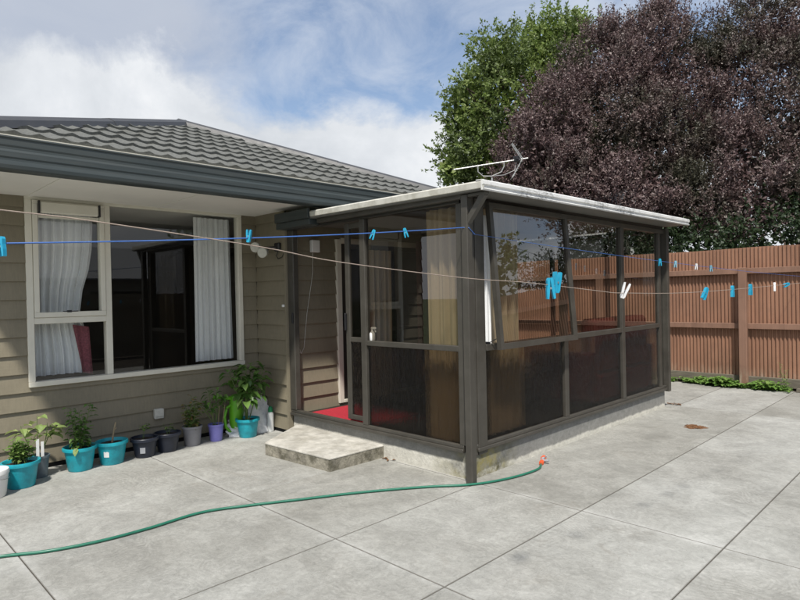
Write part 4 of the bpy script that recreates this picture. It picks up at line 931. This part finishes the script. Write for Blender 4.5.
o = obj('weeds', wm, M['weed'], None, fixn=False); o['kind'] = 'stuff'; o['label'] = 'bright green weeds growing along the foot of the fence'; o['category'] = 'weeds'
dp = thing('dry_weed', 'tall dry yellow weed stalk standing at the fence foot', 'weed', (.93, 6.6, 0))
stems_leaves(dp, (.93, 6.60, 0), [(0, 0, .34, .03), (-.10, .0, .44, .04), (-.04, .03, .25, .03)], M['leaf_c'], .045, .02, 12, .6, .2, .005, .3)
m_ = MB(); m_.obox((1.05, 6.62, .03), (3.2, 6.60, .03), .09, .05); tag(obj('plank', m_, M['fencebase'], None), 'weathered plank lying on the ground at the fence foot', 'plank')
m_ = MB(); m_.obox((1.15, 6.70, .085), (2.6, 6.72, .085), .08, .045); tag(obj('plank', m_, M['fencebase'], None), 'short plank lying on top of the longer one behind', 'plank')

# ------------------------------------------------------------------ trees
def leaf_quads(P, Dn, U, L, W):
    """kite-shaped leaves, slightly folded: two tris-like quads"""
    n = len(P); R_ = np.cross(Dn, U); R_ /= (np.linalg.norm(R_, axis=1, keepdims=True) + 1e-9); Nn = np.cross(R_, Dn)
    L = L[:, None]; W = W[:, None]
    v = np.stack([P, P + Dn * L * .45 + R_ * W * .5 + Nn * W * .12, P + Dn * L, P + Dn * L * .45 - R_ * W * .5 + Nn * W * .12], 1).reshape(-1, 3)
    f = np.arange(4 * n).reshape(n, 4); return v, f
def unit(a): return a / (np.linalg.norm(a, axis=-1, keepdims=True) + 1e-9)
def crown(t, blobs, nclump, nshoot, nleaf, shoot, L, W, mat, upb=.6, shell=.72, clr=.45, inner=6000, zmin=1.0, face=None):
    blobs = np.array(blobs); vol = blobs[:, 3] * blobs[:, 4] * blobs[:, 5]; pr_ = vol ** .67; pr_ /= pr_.sum()
    def sample(n, lo, hi):
        out = []
        while sum(len(o) for o in out) < n:
            m = n * 3; k = rng.choice(len(blobs), m, p=pr_); d = unit(rng.normal(size=(m, 3))); r = rng.uniform(lo, hi, m) ** .6
            p = blobs[k, :3] + d * blobs[k, 3:6] * r[:, None]
            keep = np.ones(m, bool)
            for b in range(len(blobs)):
                q = (p - blobs[b, :3]) / blobs[b, 3:6]; ins = (q ** 2).sum(1) < lo ** 1.2 * .80; keep &= ~(ins & (k != b))
            keep &= p[:, 2] > zmin; out.append(np.concatenate([p[keep], (d * 1.0)[keep]], 1))
        return np.concatenate(out)[:n]
    C_ = sample(nclump, shell, 1.0); cen = C_[:, :3]; od = C_[:, 3:]
    # shoots
    idx = np.repeat(np.arange(nclump), nshoot); m = len(idx)
    sb = cen[idx] + rng.normal(size=(m, 3)) * clr * .38
    sd_ = unit(od[idx] * .55 + np.array([0, 0, upb]) + rng.normal(size=(m, 3)) * .45)
    sl2 = shoot * rng.uniform(.4, 1.25, m)
    j = np.repeat(np.arange(m), nleaf); tt = rng.uniform(.05, 1, len(j)); P = sb[j] + sd_[j] * (sl2[j] * tt)[:, None] + rng.normal(size=(len(j), 3)) * .018
    P[:, 2] -= .12 * (sl2[j] * tt) ** 2
    Dn = unit(sd_[j] * .7 + rng.normal(size=(len(j), 3)) * .6); lo_ = unit(P - cen[idx][j]); U = unit(rng.normal(size=(len(j), 3)) * .50 + lo_ * .8 + od[idx][j] * .5 + np.array([0, 0, .35]))
    v, f = leaf_quads(P, Dn, U, L * rng.uniform(.6, 1.25, len(j)), W * rng.uniform(.7, 1.2, len(j)))
    # inner, larger clusters so the crown closes
    q = sample(inner, .30, shell)[:, :3]; Dn2 = unit(rng.normal(size=(inner, 3))); U2 = unit(rng.normal(size=(inner, 3)))
    v2, f2 = leaf_quads(q, Dn2, U2, L * rng.uniform(1.5, 2.2, inner), W * rng.uniform(1.7, 2.6, inner))
    npmesh('crown', np.concatenate([v, v2]), np.concatenate([f, f2 + len(v)]), mat, t)
    return cen
def trunk(t, base, top, r, cen, nb=16, mat=None):
    m_ = MB(); base = Vector(base); top = Vector(top); fork = base.lerp(top, .32)
    m_.tube([base, base.lerp(fork, .5) + Vector((.05, .03, 0)), fork], [r * 1.25, r, r * .85], 12)
    m_.tube([fork, fork.lerp(top, .4) + Vector((.1, -.1, 0)), fork.lerp(top, .75), top], [r * .8, r * .5, r * .3, r * .08], 9)
    for k in range(nb):
        c = Vector(cen[random.randrange(len(cen))]); s = fork.lerp(top, random.uniform(0, .5)); mid_ = s.lerp(c, .5) + Vector((random.uniform(-.2, .2), random.uniform(-.2, .2), .25))
        m_.tube([s, mid_, c], [r * .38, r * .2, r * .06], 7)
    obj('trunk', m_, mat or M['bark'], t, True, fixn=False)

tg = thing('leafy_tree', 'tall green leafy tree behind the house roof left of the purple trees', 'tree', (-6.45, 10.5, 0))
gb = [(-6.79, 10.94, 6.58, 1.84, 1.84, 2.14), (-5.83, 11.92, 8.49, 1.01, 1.01, 1.31), (-6.8, 10.24, 8.27, 0.75, 0.75, 0.75), (-7.46, 9.56, 6.9, 0.63, 0.63, 0.81), (-7.43, 9.57, 5.46, 0.87, 0.87, 0.98), (-6.0, 11.9, 5.83, 1.78, 1.78, 2.08), (-6.24, 11.52, 9.2, 0.6, 0.6, 0.45), (-5.47, 12.3, 9.3, 0.48, 0.48, 0.5), (-7.42, 8.87, 5.02, 0.5, 0.5, 0.45), (-6.43, 10.56, 3.7, 1.73, 1.73, 1.73)]
cen = crown(tg, gb, 430, 12, 14, .34, .10, .055, M['leaf_tree'], .25, .80, .42, 14000, 1.5); trunk(tg, (-6.3, 10.8, -.02), (-6.0, 11.2, 8.8), .26, cen)
PG = 'purple-leaved trees beyond the fence'
t1 = thing('purple_tree', 'large purple-leaved tree rising behind the middle of the sunroom roof', 'tree', (-3.2, 11.2, 0), PG)
b1_ = [(-3.85, 10.34, 5.7, 1.58, 1.58, 1.68), (-4.59, 8.7, 4.79, 0.96, 0.96, 0.96), (-4.36, 9.27, 5.86, 0.94, 0.94, 0.89), (-3.74, 10.46, 7.22, 1.02, 1.02, 0.92), (-3.01, 11.48, 7.53, 1.08, 1.08, 1.14), (-2.72, 12.07, 8.3, 0.62, 0.62, 0.62), (-3.55, 11.24, 8.2, 0.58, 0.58, 0.45), (-2.71, 10.63, 5.02, 1.22, 1.22, 1.47), (-3.86, 9.0, 3.95, 1.25, 1.2, 0.9), (-4.85, 8.3, 4.0, 0.6, 0.6, 0.55), (-2.88, 9.6, 3.7, 1.2, 1.15, 0.95), (-2.26, 11.94, 6.42, 0.92, 0.92, 1.27)]
cen = crown(t1, b1_, 500, 22, 20, .40, .064, .030, M['leaf_plum'], 1.0, .80, .34, 17000, 1.2); trunk(t1, (-3.2, 11.2, -.02), (-3.1, 11.2, 7.5), .24, cen)
t2 = thing('purple_tree', 'wide purple-leaved tree above the fence at the right edge', 'tree', (-.2, 12.6, 0), PG)
b2_ = [(-0.83, 12.66, 5.97, 1.48, 1.48, 1.62), (-1.22, 13.01, 8.04, 0.87, 0.87, 0.81), (-0.41, 13.83, 8.4, 1.02, 1.02, 1.02), (0.22, 13.72, 6.43, 1.48, 1.48, 1.72), (-1.46, 12.18, 6.76, 0.64, 0.64, 0.84), (-1.25, 10.95, 4.34, 1.02, 1.02, 0.92), (-0.33, 11.3, 3.78, 1.12, 1.12, 0.81), (0.46, 12.09, 3.9, 0.95, 0.9, 1.0), (-1.44, 10.18, 3.37, 0.81, 0.81, 0.63), (0.85, 15.08, 7.85, 1.27, 1.27, 1.53), (-0.62, 10.44, 3.19, 0.87, 0.87, 0.52), (1.7, 12.8, 5.2, 1.4, 1.4, 1.9), (-.2, 11.9, 4.9, 1.1, 1.0, 1.0), (.9, 12.6, 4.6, 1.1, 1.0, 1.2)]
cen = crown(t2, b2_, 520, 22, 20, .40, .064, .030, M['leaf_plum'], 1.0, .80, .34, 17000, 1.2); trunk(t2, (-.1, 12.8, -.02), (.2, 13.2, 8.2), .24, cen)
t3 = thing('purple_tree', 'purple-leaved tree mostly beyond the right edge of the photo', 'tree', (3.6, 13.4, 0), PG)
cen = crown(t3, [(3.7, 13.0, 5.0, 2.5, 2.3, 2.8), (4.8, 13.4, 6.0, 2.2, 2.0, 2.4), (2.8, 12.0, 3.4, 1.6, 1.5, 1.8)], 300, 11, 13, .52, .085, .04, M['leaf_plum'], .75, .74, .5, 4000, 1.2); trunk(t3, (3.7, 13.4, -.02), (4.0, 13.2, 7), .22, cen, 9)
hd = thing('dark_shrub', 'dark green shrubbery just over the fence beneath the purple trees', 'shrub', (1.0, 8.6, 0))
cen = crown(hd, [(-1.0, 9.0, 1.7, 1.5, .9, 1.15), (.6, 9.2, 1.75, 1.5, .9, 1.2), (2.3, 9.0, 1.7, 1.5, .9, 1.15), (-2.6, 9.3, 1.6, 1.0, .8, 1.1), (4.2, 9.2, 1.9, 1.6, .9, 1.2), (-1.6, 10.9, 2.6, 1.3, .8, 1.2), (-.4, 11.6, 2.9, 1.6, .8, 1.3), (.8, 11.9, 3.1, 1.6, .8, 1.4), (2.4, 12, 3.0, 1.6, .8, 1.4)], 520, 9, 12, .34, .085, .045, M['leaf_hedge'], .4, .7, .4, 6000, .3); trunk(hd, (1.0, 9.0, -.02), (1.0, 9.0, 1.8), .07, cen, 12)

# ------------------------------------------------------------------ neighbours
def shed(name, label, cat, x0, x1, y0, y1, wz, rz, axis, roofm, over=.3, window=None):
    t = thing(name, label, cat, ((x0 + x1) / 2, (y0 + y1) / 2, 0))
    obj('wall', MB().box(x0, x1, y0, y1, -.02, wz), M['nwall'], t)
    m_ = MB(); pe = .09
    if axis == 0:    # ridge along x
        ym = (y0 + y1) / 2; n = int((x1 - x0 + 2 * over) / (pe / 4))
        for s, ye in ((1, y0 - over), (-1, y1 + over)):
            b = len(m_.v)
            for i in range(n + 1):
                x = x0 - over + i * pe / 4; h = .012 * math.sin(i * PI / 2)
                m_.v += [(x, ye, wz + h), (x, ym, rz + h), (x, ye, wz - .05 + h)]
            m_.f += [q for i in range(n) for q in ((b + 3 * i, b + 3 * i + 3, b + 3 * i + 4, b + 3 * i + 1), (b + 3 * i, b + 3 * i + 2, b + 3 * i + 5, b + 3 * i + 3))]
        m_.add([(x0 + .01, y0, wz - .03), (x0 + .01, y1, wz - .03), (x0 + .01, ym, rz - .03)], [(0, 1, 2)]); m_.add([(x1 - .01, y0, wz - .03), (x1 - .01, y1, wz - .03), (x1 - .01, ym, rz - .03)], [(0, 1, 2)])
    else:
        xm = (x0 + x1) / 2; n = int((y1 - y0 + 2 * over) / (pe / 4))
        for xe in (x0 - over, x1 + over):
            b = len(m_.v)
            for i in range(n + 1):
                y = y0 - over + i * pe / 4; h = .012 * math.sin(i * PI / 2)
                m_.v += [(xe, y, wz + h), (xm, y, rz + h), (xe, y, wz - .05 + h)]
            m_.f += [q for i in range(n) for q in ((b + 3 * i, b + 3 * i + 3, b + 3 * i + 4, b + 3 * i + 1), (b + 3 * i, b + 3 * i + 2, b + 3 * i + 5, b + 3 * i + 3))]
        m_.add([(x0, y0 + .01, wz - .03), (x1, y0 + .01, wz - .03), (xm, y0 + .01, rz - .03)], [(0, 1, 2)]); m_.add([(x0, y1 - .01, wz - .03), (x1, y1 - .01, wz - .03), (xm, y1 - .01, rz - .03)], [(0, 1, 2)])
    obj('roof', m_, roofm, t, fixn=False)
    if window:
        a, b, p, q = window; m_ = MB()
        if axis == 0: m_.box(a, b, y0 - .03, y0 - .001, p, q)
        else: m_.box(x0 - .03, x0 - .001, a, b, p, q)
        obj('window', m_, M['dark'], t)
    return t
shed('neighbour_shed', 'grey corrugated-roof shed beyond the fence seen through the sunroom glass', 'shed', -8.2, -3.05, 8.6, 10.2, 2.84, 3.9, 0, M['nroof'], .3)
shed('neighbour_garage', 'pale-roofed garage on the neighbouring section reflected in the window', 'garage', 9.4, 15, .5, 8.5, 2.3, 3.5, 1, M['nroof'], .35, (2, 4, .9, 1.9))
sf = thing('side_fence', 'dark timber boundary fence on the right side of the yard', 'fence', (7.6, 0, 0))
m_ = MB()
for k in range(120):
    y = -9 + k * .131; m_.box(7.60, 7.625, y, y + .125, .02, 1.80 + .01 * math.sin(k * 2.3))
obj('paling', m_, M['fencebase'], sf); m_ = MB(); m_.box(7.55, 7.598, -9, 6.7, .4, .48); m_.box(7.55, 7.598, -9, 6.7, 1.4, 1.48); obj('rail', m_, M['fencebase'], sf)
ft = thing('young_tree', 'loose-leaved young tree standing by the right boundary, reflected in the open sash', 'tree', (4.9, 3.6, 0))
cen = crown(ft, [(4.9, 3.6, 4.6, .9, .9, 1.6), (4.7, 3.2, 3.6, .7, .8, .9), (5.2, 4.1, 5.6, .6, .6, .9)], 60, 5, 9, .6, .12, .055, M['leaf_b'], .5, .3, .5, 60, 2.2); trunk(ft, (4.9, 3.6, -.02), (4.9, 3.7, 5.6), .07, cen, 14)
bt2 = thing('garden_tree', 'broad green tree on the right beyond the side fence', 'tree', (11.5, 10.8, 0))
cen = crown(bt2, [(11.5, 10.8, 4.5, 2.6, 2.6, 2.4), (9.6, 12.0, 3.6, 1.8, 1.8, 1.8)], 150, 8, 10, .5, .16, .09, M['leaf_tree'], .3, .72, .6, 2500, 1.2); trunk(bt2, (11.5, 10.8, -.02), (11.5, 10.8, 5.8), .2, cen, 9)

# ------------------------------------------------------------------ clotheslines and pegs
def line(name, label, pts, r, mat):
    o = obj(name, MB().tube(pts, r, 6), mat, None, True); tag(o, label, 'clothesline', 'clotheslines strung across the yard'); return o
def sag(a, b, s, n=24): 
    a = Vector(a); b = Vector(b); return [a.lerp(b, i / n) - Vector((0, 0, s * 4 * (i / n) * (1 - i / n))) for i in range(n + 1)]
A = Vector((.03, -.079, 2.155)); Bp = Vector((-.40, -7.0, 1.78))
L1 = sag(A, Bp, .095)
line('clothesline', 'blue clothesline running from the corner post to the left', L1, .0042, M['rope_blue'])
L2 = sag((.03, .02, 2.11), (1.10, 6.74, 1.76), .035); line('clothesline', 'thin blue clothesline running from the sunroom corner back to the fence', L2, .0022, M['rope_blue'])
m_ = MB(); m_.tube([(.03, -.081, 2.155), (.08, -.06, 2.15), (.078, .02, 2.10), (.02, .03, 2.11)], .0035, 6)
tag(obj('rope_tie', m_, M['rope_blue'], None, True), 'blue rope knotted round the sunroom corner post below the brace', 'rope')
BR = [(1.50, -7.0, 2.0), (1.545, -4.4, 1.85), (1.6, -3.643, 1.807), (1.623, -3.444, 1.792), (1.671, -3.027, 1.746), (1.701, -2.766, 1.708), (1.764, -2.223, 1.659), (1.807, -1.854, 1.640), (1.865, -1.359, 1.600), (1.889, -1.149, 1.588), (1.979, -.38, 1.583), (2.159, 1.164, 1.628), (2.45, 3.8, 1.72), (2.80, 6.75, 1.86)]
BRc = catmull(BR, 6); line('clothesline', 'thin tan clothesline sagging across the whole yard nearest the camera', BRc, .0016, M['rope_tan'])
tp = thing('steel_line_post', 'galvanised steel clothesline frame at the near end of the yard', 'clothesline', (.5, -7.05, 0))
obj('pole', MB().tube([(.5, -7.05, -.02), (.5, -7.05, 2.05)], .03, 12), M['metal'], tp, True); obj('arm', MB().tube([(-.6, -7.05, 1.78), (.5, -7.05, 1.95), (1.7, -7.05, 2.0)], .02, 10), M['metal'], tp, True)
# peg prototype at the origin: hangs below the rope, jaws cross at the spring
def make_peg(name, label, mat, op=.16):
    t = thing(name, label, 'clothes peg', (0, 0, 0), 'clothes pegs on the lines')
    for s in (1, -1):
        m_ = MB(); prof_ = [(0, -.014), (.007, -.015), (.012, -.006), (.0115, .014), (.013, .034), (.0115, .062), (.004, .064), (.002, .04), (.001, .01)]
        prof2 = [((x + (z * op * .5 if z > 0 else 0)) * s, .012 - z) for x, z in prof_]
        vs = [(x, y, z) for y in (-.008, .008) for x, z in prof2]; n = len(prof2)
        m_.add(vs, [tuple(range(n)), tuple(range(n, 2 * n))[::-1]] + [(i, (i + 1) % n, n + (i + 1) % n, n + i) for i in range(n)]); obj('jaw', m_, mat, t)
    obj('spring', MB().tube([(0, -.008, -.012), (0, .008, -.012)], .0042, 8), M['metal'], t); return t
protos = {}
def dup(root, loc, rot, sc, label):
    r_ = root.copy(); COL.objects.link(r_); r_.location = loc; r_.rotation_euler = rot; r_.scale = (sc, sc, sc); r_['label'] = label
    for ch in root.children:
        c = ch.copy(); COL.objects.link(c); c.parent = r_
    return r_
def nearest(line_, px):
    """point of a line seen at image column px (only used once to place real pegs along the rope)"""
    best = None; Cc = Vector((3.142, -3.94, 1.6))
    for a, b in zip(line_[:-1], line_[1:]):
        a = Vector(a); b = Vector(b)
        for k in range(12):
            p = a.lerp(b, k / 12); v = p - Cc; z = v.dot(fw)
            if z < .3: continue
            u = 400 + FPX * v.dot(r2) / z
            if best is None or abs(u - px) < best[0]: best = (abs(u - px), p)
    return best[1]
PEGS = [(L1, 1, 'cyan', .1, .0, 1.2, 'cyan peg on the blue line at the left edge of the photo', -1),
        (L1, 250, 'cyan', .1, .1, 1.0, 'cyan peg on the blue line in front of the security light', 1),
        (L1, 374, 'cyan', .7, .35, .95, 'left of two neighbouring cyan pegs on the blue line', -1),
        (L1, 404, 'cyan', .6, -.25, .95, 'right of two neighbouring cyan pegs on the blue line', -1),
        (L2, 660, 'cyan', .5, 0, 1.05, 'cyan peg on the thin blue line at the far sunroom corner', -1),
        (L2, 675, 'pale', .5, .1, 1.0, 'grey-blue peg just right of the far sunroom corner', -1),
        (L2, 696, 'white', .5, .1, .95, 'white peg on the thin blue line before the fence rail', -1),
        (L2, 711, 'pale', .5, 0, 1.0, 'pale blue peg right of the white peg on the far line', -1),
        (BRc, 550, 'cyan', .5, -.05, 1.15, 'left cyan peg of the overlapping pair on the tan line', -1),
        (BRc, 557, 'cyan', .9, .12, 1.15, 'right cyan peg of the overlapping pair on the tan line', 1),
        (BRc, 624, 'white', .2, .35, 1.0, 'white peg on the tan line before the sunroom side glass', 1),
        (BRc, 705, 'cyan', .9, .55, .95, 'large cyan peg on the tan line before the left fence panel', -1),
        (BRc, 733, 'cyan', 1.1, 0, .88, 'cyan peg on the tan line just left of the fence post', -1),
        (BRc, 751, 'cyan', 1.0, 0, .9, 'cyan peg on the tan line just right of the fence post', -1),
        (BRc, 775, 'white', 1.5, .05, .75, 'white peg on the tan line right of the fence post', -1),
        (BRc, 787, 'cyan', .9, 1.35, .8, 'sideways cyan peg on the tan line by the right edge', -1)]
for i, (ln, px, colr, rz, tilt, sc, lab, flip) in enumerate(PEGS):
    p = nearest(ln, px); d = Vector((-fw.y, fw.x, 0)); ang = YAW + rz - .4
    rot = (0.0, tilt + (PI if flip == 1 else 0), ang)
    if colr not in protos:
        t = make_peg('clothes_peg', lab, M['peg_' + colr]); protos[colr] = t; t.location = p; t.rotation_euler = rot; t.scale = (sc, sc, sc)
    else: dup(protos[colr], p, rot, sc, lab)
